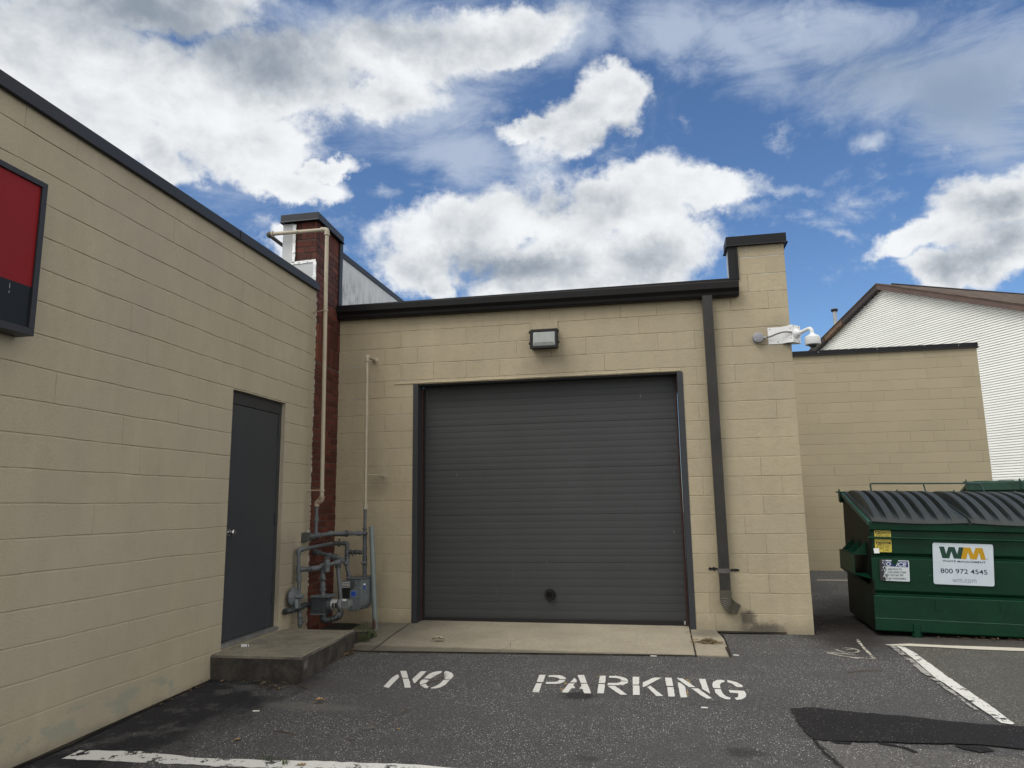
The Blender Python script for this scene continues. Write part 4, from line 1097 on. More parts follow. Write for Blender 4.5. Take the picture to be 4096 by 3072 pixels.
for sgn, x0 in ((1, GX0), (-1, GX1)):
    xa, xb = (x0 - .058, x0 + .004) if sgn > 0 else (x0 - .004, x0 + .058)
    mb.box((xa, -.006, -.20), (xb, .0, 2.594)) if False else None
    mb.box((x0 - .058 if sgn > 0 else x0 - .0035, -.007, -.21), (x0 + .0035 if sgn > 0 else x0 + .058, -.0005, 2.592))
    mb.box((x0 - .0005 if sgn > 0 else x0 - .0035, .0, -.21), (x0 + .0035 if sgn > 0 else x0 + .0005, .20, 2.585))
mb.box((GX0 + .004, .03, 2.575), (GX1 - .004, .205, 2.587))
mb.build('door_frame', M_FRAME, GA)
mb = MB(); mb.box((GX1 - .060, YD - .03, -.150), (GX1 - .040, YD - .012, -.115)); mb.build('seal_clip', M_PALE, RD, bevel=.003)

# ================================================================== far block wall and the white house
FY = 6.95
FW = thing('rear_building', 'tan painted block wall with a dark coping behind the green dumpster', 'building', (8, FY, -.2))
mb = MB()
zj = [at(2700 + x_ * .30136, 1600 + y_ * .30136, FY).z for x_, y_ in ((1700, 1150),)][0]
base = zj % C_
rowsF = [(-.5, base - C_ + .0)] + [(base + (j - 1) * C_, base + j * C_) for j in range(0, 20)] + [(base + 19 * C_, 4.03)]
rowsF = [r for r in rowsF if r[1] > r[0] and r[0] < 4.02]; rowsF[-1] = (rowsF[-1][0], 4.03)
block_wall(mb, (5.0, FY, 0), (1, 0, 0), (0, -1, 0), rowsF, lambda ri: [] if ri == 0 else [(i + (.35 if ri % 2 else .85)) * B_ for i in range(13)], 0, 4.925, [], dep=.007, gb=.006, gh=.004, jit=.0008, wob=.003, nx=3, skip=.12, faint=.5, seed=21)
mb.quad((9.925, FY, -.5), (9.925, FY, 4.03), (9.925, FY + 6, 4.03), (9.925, FY + 6, -.5))
mb.build('wall', M_FARB, FW)
mb = MB(); mb.box((5.0, FY + .01, 3.9), (9.92, FY + 6, 4.0)); mb.build('roof', M_ROOF, FW)
mb = MB(); poly = [(4.98, FY - .035), (9.945, FY - .035), (9.945, FY + 6), (4.98, FY + 6)]
mb.prism([(x, y, 4.022) for x, y in poly], (0, 0, .082)); P2 = [(4.97, FY - .052), (9.962, FY - .052), (9.962, FY + 6), (4.97, FY + 6)]
mb.add([(x, y, 4.023) for x, y in poly] + [(x, y, 4.002) for x, y in P2], [(i, (i + 1) % 4, 4 + (i + 1) % 4, 4 + i) for i in range(4)])
mb.build('coping', M_CAPB, FW, bevel=.003)
mb = MB()
rnd = random.Random(8)
for x_ in (7.05, 7.62, 8.14, 9.0, 9.6): 
    z_ = rnd.uniform(4.05, 4.085); mb.box((x_, FY - .0365, z_), (x_ + .010, FY - .0351, z_ + .022))
mb.build('paint_chip', M_PALE, FW)

P0 = Vector((17.557, 22.405, 3.84)); HD = Vector((-.44225, .89689, 0)); HN = Vector((.89689, .44225, 0))   # HN points away from us
HO = thing('white_house', 'big white clapboard house with a brown roof edge behind the rear wall', 'house', tuple(P0 + HD * 6.3 + Vector((0, 0, -4))))
def H(s, z, d=0.0): return Vector((P0.x, P0.y, 0)) + HD * s + HN * d + Vector((0, 0, z))
AP_S, AP_Z = 6.26, 11.32; HWd = 9.2
def zr(s): return AP_Z - .42 * abs(s - AP_S)
mb = MB(); lap = .1016; z_ = -.5
while z_ < AP_Z - .2:
    half = min(HWd, (AP_Z - .10 - (z_ + lap)) / .42)
    half0 = min(HWd, (AP_Z - .10 - z_) / .42)
    if half > .05:
        a0, a1 = AP_S - half0, AP_S + half0; b0, b1 = AP_S - half, AP_S + half
        q0 = zr_half = half0; zm = z_ + lap * .66; hm = min(HWd, (AP_Z - .10 - zm) / .42); c0, c1 = AP_S - hm, AP_S + hm
        mb.add([H(a0, z_, -.022), H(a1, z_, -.022), H(c1, zm, -.012), H(c0, zm, -.012), H(c0, zm, .045), H(c1, zm, .045), H(b1, z_ + lap, .045), H(b0, z_ + lap, .045), H(b0, z_ + lap, -.022), H(b1, z_ + lap, -.022)],
               [(0, 1, 2, 3), (3, 2, 5, 4), (4, 5, 6, 7), (7, 6, 9, 8)])
    z_ += lap
mb.build('siding', M_SIDING, HO)
mb = MB()
for sgn in (-1, 1): mb.quad(H(AP_S + sgn * HWd, -.5), H(AP_S + sgn * HWd, zr(AP_S + HWd)), H(AP_S + sgn * HWd, zr(AP_S + HWd), 20), H(AP_S + sgn * HWd, -.5, 20))
mb.build('side_wall', M_SIDING, HO)
ov = .30
mb = MB(); E_ = HWd + .5
for sgn in (-1, 1):
    se = AP_S + sgn * E_
    mb.prism([H(AP_S, AP_Z, -ov - .03), H(se, zr(se), -ov - .03), H(se, zr(se) - .05, -ov - .03), H(AP_S, AP_Z - .05, -ov - .03)], HN * 20.4)
RF = mb.build('roof', M_SHING, HO)
mb = MB()
for sgn, s1 in ((-1, E_),):
    se = AP_S + sgn * E_
    mb.prism([H(AP_S, AP_Z - .052, -ov), H(se, zr(se) - .052, -ov), H(se, zr(se) - .30, -ov), H(AP_S, AP_Z - .30, -ov)], HN * .03)
    mb.prism([H(AP_S, AP_Z - .29, -ov + .031), H(se, zr(se) - .29, -ov + .031), H(se, zr(se) - .26, -ov + .031), H(AP_S, AP_Z - .26, -ov + .031)], HN * (ov - .035))
mb.build('rake_board', M_RAKE, HO)
def seg(a, b, mt, nm='rake_board', lab=None):
    mb = MB(); sa, sb = AP_S + a, AP_S + b
    mb.prism([H(sa, zr(sa) - .052, -ov), H(sb, zr(sb) - .052, -ov), H(sb, zr(sb) - .30, -ov), H(sa, zr(sa) - .30, -ov)], HN * .03)
    mb.prism([H(sa, zr(sa) - .29, -ov + .031), H(sb, zr(sb) - .29, -ov + .031), H(sb, zr(sb) - .26, -ov + .031), H(sa, zr(sa) - .26, -ov + .031)], HN * (ov - .035))
    o = mb.build(nm, mt, HO)
    if lab: o['label'] = lab
seg(.001, 2.55, M_RAKED); seg(2.56, 3.9, M_RAKEW, lab='bare weathered length of rake board'); seg(3.95, E_, M_RAKED)
# ridge cap
mb = MB(); mb.tube([H(AP_S, AP_Z + .01, .6), H(AP_S, AP_Z + .01, 20)], .06, 8); mb.build('ridge_cap', M_BLK, HO)
# vent pipe on the far slope
dV = 4.0
PV = Vector((P0.x, P0.y, 0)) + HN * dV
vt_ = atP(3250 + 390 * .22604, 1100 + 600 * .22604, PV, HN); vb_ = atP(3250 + 415 * .22604, 1100 + 930 * .22604, PV, HN)
VN = MB(); rV = .115
top = vt_; VN.tube([Vector((vb_.x, vb_.y, 7.0)), Vector((vb_.x, vb_.y, top.z - .12))], rV, 16)
VN.lathe([(0, rV * 1.1), (.06, rV * 1.12)], (vb_.x, vb_.y, vt_.z - 1.4), (0, 0, 1), 16)
vo = VN.build('roof_vent', M_VENT, HO, smooth=True)
mb = MB(); mb.lathe([(-.16, rV * 1.5), (-.10, rV * 1.75), (-.02, rV * 1.75)], (vb_.x, vb_.y, top.z), (0, 0, 1), 16); mb.build('vent_cap', M_BLK, vo)
mb = MB(); mb.lathe([(-.019, rV * 1.70), (.02, rV * 1.3), (.04, .02)], (vb_.x, vb_.y, top.z), (0, 0, 1), 16); mb.build('vent_top', M_VENT, vo, smooth=True)

# ================================================================== wall lamp over the roller door
ZL = lambda x, y, Y: at(2050 + x * .12054, 1250 + y * .12054, Y)
lx0, lx1, lz0, lz1 = 2.398, 2.722, 2.918, 3.158
WL = thing('wall_light', 'black wall pack light with a ribbed glass lens above the roller door', 'lamp', (2.56, 0, 3.0))
mb = MB(); mb.box((2.395, -.012, 2.935), (2.712, -.001, 3.262)); mb.build('back_plate', M_BLOCK, WL, bevel=.004)
mb = MB()
mb.prism([(lx0 + .006, -.012, lz0 + .012), (lx0 + .006, -.105, lz0 + .012), (lx0 + .006, -.085, lz1 - .002), (lx0 + .006, -.012, lz1 + .004)], (lx1 - lx0 - .012, 0, 0))
mb.build('housing', M_BLACKM, WL, bevel=.010, seg=3)
# front frame: a square ring, tilted back at the top
def lf(x, z, d): # depth along a front plane that leans back toward the top
    t = (z - lz0) / (lz1 - lz0); return Vector((x, -.118 + .022 * t - d, z))
mb = MB()
def frame_ring(mb, x0, x1, z0, z1, wl, wr, wb, wt, d0, d1):
    o = [(x0, z0), (x1, z0), (x1, z1), (x0, z1)]; i = [(x0 + wl, z0 + wb), (x1 - wr, z0 + wb), (x1 - wr, z1 - wt), (x0 + wl, z1 - wt)]
    vs = [lf(x, z, d1) for x, z in o] + [lf(x, z, d1) for x, z in i] + [lf(x, z, d0) for x, z in o] + [lf(x, z, d0) for x, z in i]
    fs = []
    for k in range(4):
        n = (k + 1) % 4
        fs += [(k, n, 4 + n, 4 + k), (k, 8 + k, 8 + n, n), (4 + k, 4 + n, 12 + n, 12 + k), (8 + k, 12 + k, 12 + n, 8 + n)]
    mb.add(vs, fs)
frame_ring(mb, lx0, lx1, lz0, lz1 - .016, .030, .030, .030, .026, -.012, .012); mb.build('lens_frame', M_BLACKM, WL, bevel=.003)
mb = MB()
ix0, ix1, iz0, iz1 = lx0 + .031, lx1 - .031, lz0 + .031, lz1 - .043
jx0, jx1, jz0, jz1 = ix0 + .016, ix1 - .022, iz0 + .034, iz1 - .008
O4 = [(ix0, iz0), (ix1, iz0), (ix1, iz1), (ix0, iz1)]; I4 = [(jx0, jz0), (jx1, jz0), (jx1, jz1), (jx0, jz1)]
mb.add([lf(x, z, -.005) for x, z in O4] + [lf(x, z, .020) for x, z in I4], [(k, (k + 1) % 4, 4 + (k + 1) % 4, 4 + k) for k in range(4)])
nr = 13
for k in range(nr):
    a = jz0 + (jz1 - jz0) * k / nr; b = jz0 + (jz1 - jz0) * (k + 1) / nr; md = (a + b) / 2
    mb.add([lf(jx0, a, .020), lf(jx1, a, .020), lf(jx1, md, .026), lf(jx0, md, .026), lf(jx1, b, .020), lf(jx0, b, .020)], [(0, 1, 2, 3), (3, 2, 4, 5)])
mb.build('lens', M_LENS, WL)
for x_, z_ in ((lx0 - .006, 3.118), (lx0 - .006, 2.985), (lx1 + .006, 3.118), (lx1 + .006, 2.985)):
    mb = MB(); s_ = 1 if x_ > 2.5 else -1
    mb.box((min(x_ - .008, x_ + .008), -.110, z_ - .013), (max(x_ - .008, x_ + .008), -.085, z_ + .013)); mb.build('hinge' if s_ < 0 else 'latch_screw', M_BLACKM, WL, bevel=.003)

# ================================================================== security camera on the corner of the pier
ZC = lambda x, y, Y: at(2960 + x * .15371, 1280 + y * .15371, Y)
SC = thing('security_camera', 'white dome security camera hanging from a corner bracket on the garage pier', 'camera', (5.27, -.03, 2.94))
pz0, pz1 = 2.845, 3.032
mb = MB(); mb.prism([(5.030, -.001, pz0), (5.030, -.004, pz0), (5.165, -.004, pz0), (5.238, -.062, pz0), (5.245, -.058, pz0), (5.168, -.001, pz0)], (0, 0, pz1 - pz0)); mb.build('mount_plate', M_WHITEP, SC, bevel=.001)
mb = MB(); fp = [(5.238, -.064), (5.272, -.078), (5.372, .022), (5.362, .060), (5.275, .060), (5.275, .002), (5.240, -.002)]
mb.prism([(x, y, pz0 - .002) for x, y in fp], (0, 0, pz1 - pz0 + .006)); mb.build('corner_box', M_WHITEP, SC, bevel=.003)
FN = Vector((1, -1, 0)).normalized(); fc = Vector((5.322, -.028, 2.945))
mb = MB()
for x_, y_, z_ in ((5.292, -.058, 3.02), (5.352, .002, 3.02), (5.292, -.058, 2.862), (5.352, .002, 2.862)): mb.lathe([(0, .0045), (.003, .004), (.0035, .001)], (x_, y_, z_), FN, 8)
for x_, z_ in ((5.052, 3.012), (5.13, 2.866), (5.256, 3.0), (5.256, 2.89)): mb.lathe([(0, .0055), (.003, .005), (.0035, .001)], (x_, -.005 if x_ < 5.2 else -.072, z_), (0, -1, 0), 8)
mb.build('screw', M_BLK, SC)
mb = MB(); mb.lathe([(0, .058), (.010, .056), (.018, .046), (.030, .034), (.05, .030)], fc, FN, 24)
dome = fc + FN * .185; dome.z = 0
arm = [fc + FN * .03, fc + FN * .06 + Vector((0, 0, .002)), fc + FN * .120 + Vector((0, 0, .018)), fc + FN * .165 + Vector((0, 0, .022)), fc + FN * .184 + Vector((0, 0, .0)), fc + FN * .186 + Vector((0, 0, -.045))]
mb.tube(fillet(arm, .03, 4), .0195, 16); AR = mb.build('arm', M_CAMW, SC, smooth=True)
dc = fc + FN * .186
zt2 = dc.z - .035
mb = MB(); mb.lathe([(0, .024), (-.010, .028), (-.020, .046), (-.030, .060), (-.037, .070), (-.044, .076), (-.120, .079), (-.125, .076), (-.125, .068)], (dc.x, dc.y, zt2), (0, 0, 1), 32); mb.build('dome_housing', M_CAMW, SC, smooth=True)
mb = MB(); mb.lathe([(-.115, .066), (-.129, .064), (-.131, .046)], (dc.x, dc.y, zt2), (0, 0, 1), 28); mb.build('dome_ring', M_GREYB, SC, smooth=True)
mb = MB(); mb.sphere((dc.x, dc.y, zt2 - .127), .044, 20, sc=(1, 1, .78)); mb.build('dome_glass', M_GLASSD, SC, smooth=True)
JB = thing('junction_box', 'round grey junction box with a conduit curving to the white camera bracket', 'electrical box', (4.925, 0, 2.92))
jc = Vector((4.920, 0, 2.921))
mb = MB(); mb.lathe([(0, .054), (.040, .054), (.042, .056), (.052, .056), (.054, .052)], jc + Vector((0, -.002, 0)), (0, -1, 0), 28)
mb.build('box_body', M_GREYB, JB, smooth=True)
mb = MB()
for dx, dz in ((.036, .036), (-.034, -.030)): mb.lathe([(0, .006), (.004, .005), (.0045, .001)], jc + Vector((dx, -.056, dz)), (0, -1, 0), 8)
mb.build('screw', M_STEELP, JB)
mb = MB(); mb.box((4.868, -.006, 2.868), (4.885, -.001, 2.885)); mb.build('mounting_lug', M_ALU, JB)
mb = MB(); mb.lathe([(0, .012), (.010, .012), (.011, .016), (.024, .016), (.025, .011), (.034, .010)], jc + Vector((.054, -.028, -.004)), (1, 0, .05), 12); mb.build('conduit_fitting', M_ALU, JB, smooth=True)
mb = MB(); mb.tube(fillet([jc + Vector((.080, -.028, -.003)), jc + Vector((.13, -.034, .004)), jc + Vector((.20, -.050, .030)), jc + Vector((.27, -.078, .040)), jc + Vector((.325, -.092, .030)), jc + Vector((.343, -.084, .030))], .05, 5), .0085, 12); mb.build('conduit', M_COND, JB, smooth=True)

# ================================================================== gas pipes and meters in the corner
G1 = lambda x, y, Y: at(1050 + x * .30743, 2050 + y * .30743, Y)
# tall vent pipe beside the brick wall
VP = thing('gas_pipe', 'tall tan gas pipe rising in front of the brick and bending back over the roof', 'pipe', (.24, -.88, 1.2))
A0 = Vector((-.58, .20, 4.285)); A1 = Vector((-.515, -.88, 4.275)); A2 = Vector((.214, -.88, 4.268)); A3 = Vector((.243, -.88, 1.255)); A4 = Vector((.243, -.88, 1.215))
mb = MB(); mb.tube(fillet([A1 + Vector((.03, 0, 0)), A2, A3 + Vector((0, 0, -.0))], .05), .0215, 16)
mb.tube(fillet([A2 + Vector((-.06, 0, 0)), A2, A2 + Vector((0, 0, -.06))], .05), .028, 16); collar(mb, A2 + Vector((-.06, 0, 0)), (1, 0, 0), .032, .018); collar(mb, A2 + Vector((.001, 0, -.06)), (0, 0, 1), .032, .018)
mb.build('riser', M_TANP, VP, smooth=True)
mb = MB(); mb.tube([A0, A1], .0215, 14); mb.tube(fillet([A1 + Vector((-.004, .05, 0)), A1, A1 + Vector((.05, 0, 0))], .04), .030, 14); mb.build('return_pipe', M_TANPD, VP, smooth=True)
mb = MB(); collar(mb, A1 + Vector((.055, 0, 0)), (1, 0, 0), .033, .02); collar(mb, Vector((-.15, -.88, 4.271)), (1, 0, 0), .027, .015); mb.build('coupling', M_TANP, VP, smooth=True)
for zc in (3.32, 1.335):
    xx = .214 + (.243 - .214) * (4.268 - zc) / 3.0
    mb = MB(); mb.lathe([(-.008, .030), (.008, .030)], (xx, -.88, zc), (0, 0, 1), 14); mb.tube([(xx - .025, -.88, zc), (.064, -.85, zc)], .006, 8); mb.lathe([(0, .018), (.006, .016)], (.064, -.845, zc), (1, -.1, 0), 10); mb.build('pipe_clamp', M_TANP, VP, smooth=True)
mb = MB(); mb.tube(fillet([(.243, -.88, 1.27), (.243, -.88, 1.225), (.186, -.875, 1.210), (.186, -.875, 1.165)], .03), .0275, 14); collar(mb, (.243, -.88, 1.262), (0, 0, 1), .033, .016); collar(mb, (.215, -.878, 1.219), (1, 0, .2), .033, .014); mb.build('offset_elbow', mat('pinkish_tan_paint', (.30, .235, .18), .5, var=.15, vs=9), VP, smooth=True)
# second tan pipe with an elbow into the garage wall
VQ = thing('gas_pipe', 'thin tan gas pipe rising on the garage wall and turning into it below the gutter', 'pipe', (.48, -.28, 1.2), group='tan gas pipes')
VP['group'] = 'tan gas pipes'
T0 = Vector((.492, -.285, 1.155)); T1 = Vector((.476, -.272, 2.905)); T2 = Vector((.468, .0, 2.905))
mb = MB(); mb.tube(fillet([T0, T1, T2], .045), .0170, 14); mb.tube(fillet([T1 + Vector((0, 0, -.055)), T1, T1 + Vector((0, .05, 0))], .042), .0235, 14); collar(mb, T1 + Vector((0, 0, -.055)), (0, 0, 1), .0275, .014)
mb.build('riser', M_TANP, VQ, smooth=True)
mb = MB(); mb.lathe([(0, .040), (.006, .036), (.012, .024)], (.468, -.001, 2.905), (0, -1, 0), 18); mb.build('wall_flange', M_TANP, VQ, smooth=True)
mb = MB(); mb.lathe([(-.006, .024), (.006, .024)], (.487, -.282, 1.516), (0, 0, 1), 12); mb.tube([(.455, -.285, 1.516), (.50, -.27, 1.516), (.60, -.018, 1.516)], .006, 8); mb.box((.565, -.010, 1.492), (.645, -.002, 1.538)); mb.build('pipe_clamp', M_TANP, VQ, smooth=True)
mb = MB(); collar(mb, (.491, -.285, 1.150), (0, 0, 1), .030, .05, 8); mb.build('union_nut', M_TANP, VQ, smooth=True)

GM = thing('gas_pipework', 'grey painted gas pipework with valves in the corner by the brick wall', 'pipework', (.35, -.6, -.2))
HA = G1(640, 312, -.88); HB = G1(1330, 272, -.30)
pipe('riser', [(.186, -.875, 1.17), (.186, -.875, HA.z - .002)], .0175, M_GAS, GM)
pipe('header', [G1(640, 312, -.88), G1(720, 300, -.87), G1(900, 272, -.68), G1(1330, 272, -.30)], .0215, M_GAS, GM, elbows=False)
mb = MB()
for q, d, r, L in ((G1(655, 310, -.88), (1, .2, 0), .031, .06), (G1(725, 298, -.87), (1, .2, .1), .030, .05), (G1(885, 275, -.70), (1, .8, 0), .030, .05), (G1(1255, 272, -.36), (1, .8, 0), .028, .05)): collar(mb, q, d, r, L)
mb.sphere(G1(640, 312, -.88), .031, 14); mb.sphere(G1(1332, 272, -.30), .031, 14)
collar(mb, (.186, -.875, 1.03), (0, 0, 1), .027, .045, 8); collar(mb, (.186, -.875, HA.z + .035), (0, 0, 1), .025, .02)
mb.build('fitting', M_GAS, GM, smooth=True)
mb = MB(); collar(mb, G1(1095, 275, -.50), (1, .9, 0), .036, .030, 8); collar(mb, G1(1068, 275, -.53), (1, .9, 0), .028, .04, 8); mb.build('union_nut', M_GASD, GM)
mb = MB(); mb.tube([G1(930, 282, -.65), G1(1060, 282, -.54)], .0225, 14); mb.build('bare_nipple', M_GASD, GM, smooth=True)
# right riser, grey below the union, with a branch and a cock above the meter
RX = lambda y: G1(1330, y, -.295)
mb = MB(); mb.tube([(.492, -.29, 1.15), RX(290)], .0175, 14); mb.tube([RX(270), RX(560)], .0215, 14); mb.tube([RX(560), RX(610), RX(660), RX(700), RX(735), RX(770), RX(800), RX(835)], [.022, .026, .020, .026, .021, .026, .021, .026], 14)
mb.build('riser', M_GAS, GM, smooth=True)
mb = MB(); collar(mb, RX(212), (0, 0, 1), .026, .020); collar(mb, RX(320), (0, 0, 1), .028, .015); collar(mb, RX(470), (0, 0, 1), .028, .022); collar(mb, RX(572), (0, 0, 1), .028, .016)
mb.build('fitting', M_GAS, GM, smooth=True)
mb = MB(); mb.sphere(G1(1335, 655, -.31), .024, 12); mb.sphere(G1(1300, 655, -.33), .017, 12); mb.tube([G1(1300, 655, -.33), G1(1350, 655, -.32)], .010, 8); mb.tube([G1(1312, 640, -.33), G1(1305, 615, -.33), G1(1320, 600, -.33)], .006, 8)
mb.build('shutoff_cock', M_GASL, GM, smooth=True)
# bypass loop
V = lambda x, y: G1(x, y, -1.12)
mb = MB(); mb.tube(fillet([V(490, 1500), V(480, 1240), V(470, 700), V(468, 488), G1(560, 470, -1.06), G1(910, 398, -.55), G1(1100, 398, -.36), G1(1100, 520, -.36), G1(1102, 620, -.36)], .030), .0185, 14)
mb.build('bypass_pipe', M_GAS, GM, smooth=True)
mb = MB()
mb.tube(fillet([V(469, 540), V(468, 488), G1(520, 477, -1.08)], .03), .0255, 14); collar(mb, V(469, 535), (0, 0, 1), .029, .014); collar(mb, G1(520, 478, -1.08), (1, .5, .1), .029, .014)
collar(mb, V(470, 745), (0, 0, 1), .024, .085); collar(mb, V(470, 700), (0, 0, 1), .028, .012); collar(mb, V(471, 790), (0, 0, 1), .028, .012)
collar(mb, V(474, 862), (0, 0, 1), .032, .030, 6); collar(mb, V(474, 835), (0, 0, 1), .024, .03); collar(mb, V(476, 890), (0, 0, 1), .026, .02)
collar(mb, V(484, 1350), (0, 0, 1), .025, .05); collar(mb, V(490, 1430), (0, 0, 1), .027, .05, 8); mb.sphere(G1(485, 1455, -1.15), .018, 10); mb.tube([G1(500, 1430, -1.12), G1(545, 1418, -1.14)], .006, 6)
mb.tube(fillet([G1(1055, 398, -.40), G1(1103, 398, -.36), G1(1103, 445, -.36)], .03), .0245, 14); collar(mb, G1(1102, 455, -.36), (0, 0, 1), .028, .012)
collar(mb, G1(1102, 520, -.36), (0, 0, 1), .026, .075); collar(mb, G1(1102, 480, -.36), (0, 0, 1), .029, .012); collar(mb, G1(1102, 573, -.36), (0, 0, 1), .029, .012)
mb.build('fitting', M_GAS, GM, smooth=True)
mb = MB(); q = G1(1000, 402, -.46); d = (G1(1050, 398, -.41) - G1(940, 402, -.52)).normalized()
mb.tube([q - d * .075, q - d * .05, q - d * .03, q, q + d * .03, q + d * .05, q + d * .075], [.020, .026, .018, .027, .018, .026, .020], 12); mb.sphere(q + Vector((0, -.01, -.018)), .018, 10); mb.tube([q, q + Vector((0, 0, .038))], .007, 8); mb.box((q.x - .012, q.y - .004, q.z + .036), (q.x + .012, q.y + .004, q.z + .046))
q2 = G1(945, 403, -.52); mb.tube([q2 - d * .04, q2 + d * .04], .024, 12)
mb.build('bypass_valve', M_GASD, GM, smooth=True)
mb = MB(); a, b = G1(1120, 512, -.36), G1(1300, 520, -.30); dd = (b - a)
prof = [.021, .021, .026, .026, .018, .018, .026, .030, .026, .019, .019, .026, .026, .020, .020]
mb.tube([a + dd * i / (len(prof) - 1) for i in range(len(prof))], prof, 12); q = a + dd * .38; mb.tube([q, q + Vector((0, -.045, -.004))], .013, 10); mb.sphere(q + Vector((0, -.048, -.006)), .016, 10); mb.tube([q + Vector((0, -.05, 0)), q + Vector((.01, -.05, -.045))], .009, 8)
mb.build('branch_valve', M_GASD, GM, smooth=True)
# below the tee down to the meter with the offset swivel
mb = MB(); mb.tube([G1(1102, 600, -.36), G1(1102, 650, -.37), G1(1105, 690, -.38), G1(1100, 730, -.39), G1(1112, 770, -.385), G1(1125, 800, -.38), G1(1127, 835, -.38)], [.024, .026, .024, .020, .020, .022, .025], 14)
mb.sphere(G1(1085, 665, -.40), .028, 12); collar(mb, G1(1126, 820, -.38), (0, 0, 1), .030, .024, 10); collar(mb, G1(1102, 592, -.36), (0, 0, 1), .029, .02)
mb.build('meter_swivel', M_GAS, GM, smooth=True)
# crossing pipes in front of the brick
mb = MB(); mb.tube(fillet([G1(640, 505, -.40), G1(668, 512, -.62), G1(860, 555, -.66), G1(1045, 622, -.72), G1(960, 655, -.82), G1(800, 692, -.94), G1(735, 722, -.98), G1(600, 735, -1.03), G1(485, 742, -1.12)], .05), .0215, 16); mb.build('cross_pipe', M_GAS, GM, smooth=True)
mb = MB()
mb.tube(fillet([G1(640, 505, -.45), G1(668, 512, -.62), G1(735, 524, -.64)], .05), .0315, 16); collar(mb, G1(735, 524, -.64), (1, -.1, -.2), .034, .016)
mb.tube(fillet([G1(1000, 606, -.71), G1(1040, 622, -.72), G1(1000, 640, -.78)], .03), .030, 14)
collar(mb, G1(940, 580, -.69), (1, -.2, -.3), .036, .028, 8); collar(mb, G1(880, 562, -.67), (1, -.2, -.3), .030, .04); collar(mb, G1(975, 650, -.80), (1, .8, .2), .030, .06)
mb.tube(fillet([G1(800, 690, -.94), G1(740, 722, -.98), G1(640, 734, -1.02)], .05), .0300, 16); collar(mb, G1(762, 706, -.965), (1, .4, .2), .034, .016); collar(mb, G1(625, 735, -1.02), (1, .2, 0), .034, .018)
for x_ in (600, 560, 525): collar(mb, G1(x_, 738, -1.05), (1, .4, 0), .027, .014, 10)
collar(mb, G1(800, 690, -.94), (1, .7, .3), .031, .05)
mb.build('fitting', M_GAS, GM, smooth=True)
mb = MB(); a, b = G1(982, 690, -.80), G1(1015, 1140, -.80); mb.tube(fillet([a, b, G1(1015, 1300, -.80), G1(940, 1375, -.88), G1(800, 1395, -.96), G1(790, 1300, -.96)], .045), .0225, 16); mb.build('down_pipe', M_GAS, GM, smooth=True)
mb = MB(); collar(mb, G1(982, 700, -.80), (0, 0, 1), .031, .030); mb.tube(fillet([G1(1016, 1280, -.80), G1(1012, 1345, -.81), G1(960, 1370, -.86)], .04), .031, 14); collar(mb, G1(935, 1378, -.88), (1, .5, .1), .033, .02); collar(mb, G1(895, 1388, -.91), (1, .5, .1), .030, .02)
mb.tube(fillet([G1(860, 1395, -.93), G1(795, 1400, -.97), G1(790, 1330, -.96)], .05), .038, 16); mb.build('fitting', M_GASD, GM, smooth=True)
# centre drop with a cock and a union onto the rotary meter
c0 = lambda y: G1(785, y, -.955)
mb = MB(); mb.tube([c0(700), c0(760), c0(765), c0(800), c0(830), c0(880), c0(895), c0(940), c0(985), c0(990), c0(1015), c0(1020), c0(1060), c0(1092)], [.022, .022, .026, .020, .028, .028, .022, .031, .026, .035, .035, .026, .024, .030], 14)
mb.tube([c0(860) + Vector((-.04, 0, 0)), c0(860) + Vector((.03, -.03, 0))], .012, 8); mb.sphere(c0(858) + Vector((.032, -.035, 0)), .020, 10); mb.sphere(c0(858) + Vector((.028, -.055, 0)), .012, 10)
mb.build('drop_valve', M_GAS, GM, smooth=True)
mb = MB(); q = G1(840, 690, -1.00); mb.lathe([(-.066, .020), (-.060, .030), (.050, .030), (.062, .026), (.064, .010)], q, (0, 0, 1), 16); mb.tube([q + Vector((-.028, 0, .078)), q + Vector((.030, 0, .078))], .0085, 8); mb.tube([q + Vector((0, 0, .06)), q + Vector((0, 0, .085))], .008, 8); mb.build('filter_canister', M_GAS, GM, smooth=True)
mb = MB(); mb.tube([G1(852, 668, -1.045), G1(852, 700, -1.045), G1(842, 708, -1.045)], .0035, 6); mb.build('filter_clip', M_BLK, GM)

# rotary meter
RM_ = thing('rotary_gas_meter', 'boxy grey rotary gas meter with a clear plastic index head', 'gas meter', tuple(G1(740, 1330, -.96)))
q0 = G1(645, 1325, -1.0); q1 = G1(835, 1105, -1.0)
mb = MB(); mb.box((q0.x, -1.03, q0.z + .012), (q1.x, -.90, q1.z)); mb.box((q0.x - .002, -1.040, q0.z), (q1.x + .002, -.89, q0.z + .028)); mb.box((q0.x - .001, -1.036, q0.z + .034), (q1.x + .001, -.90, q0.z + .042)); mb.build('meter_body', M_GASD, RM_, bevel=.004)
mb = MB(); mb.box((q0.x - .006, -1.045, q1.z + .002), (q1.x + .045, -.86, q1.z + .022)); mb.build('top_flange', M_GASL, RM_, bevel=.003)
mb = MB()
mb.box((q0.x - .003, -1.041, q0.z - .001), (q1.x + .003, -1.030, q0.z + .013)); mb.build('base_lip', M_GASL, RM_, bevel=.002)
cz = G1(900, 1195, -.96).z; xa = q1.x
mb = MB(); mb.lathe([(0, .058), (.050, .058)], (xa, -.965, cz), (1, 0, 0), 24)
for k in range(14):
    a = 2 * PI * k / 14; mb.box((xa + .006, -.965 - .062, cz - .008), (xa + .046, -.965 - .054, cz + .008), M=Matrix.Translation((0, -.965, cz)) @ Matrix.Rotation(a, 4, 'X') @ Matrix.Translation((0, .965, -cz)))
mb.build('end_cover', M_GAS, RM_, bevel=.002)
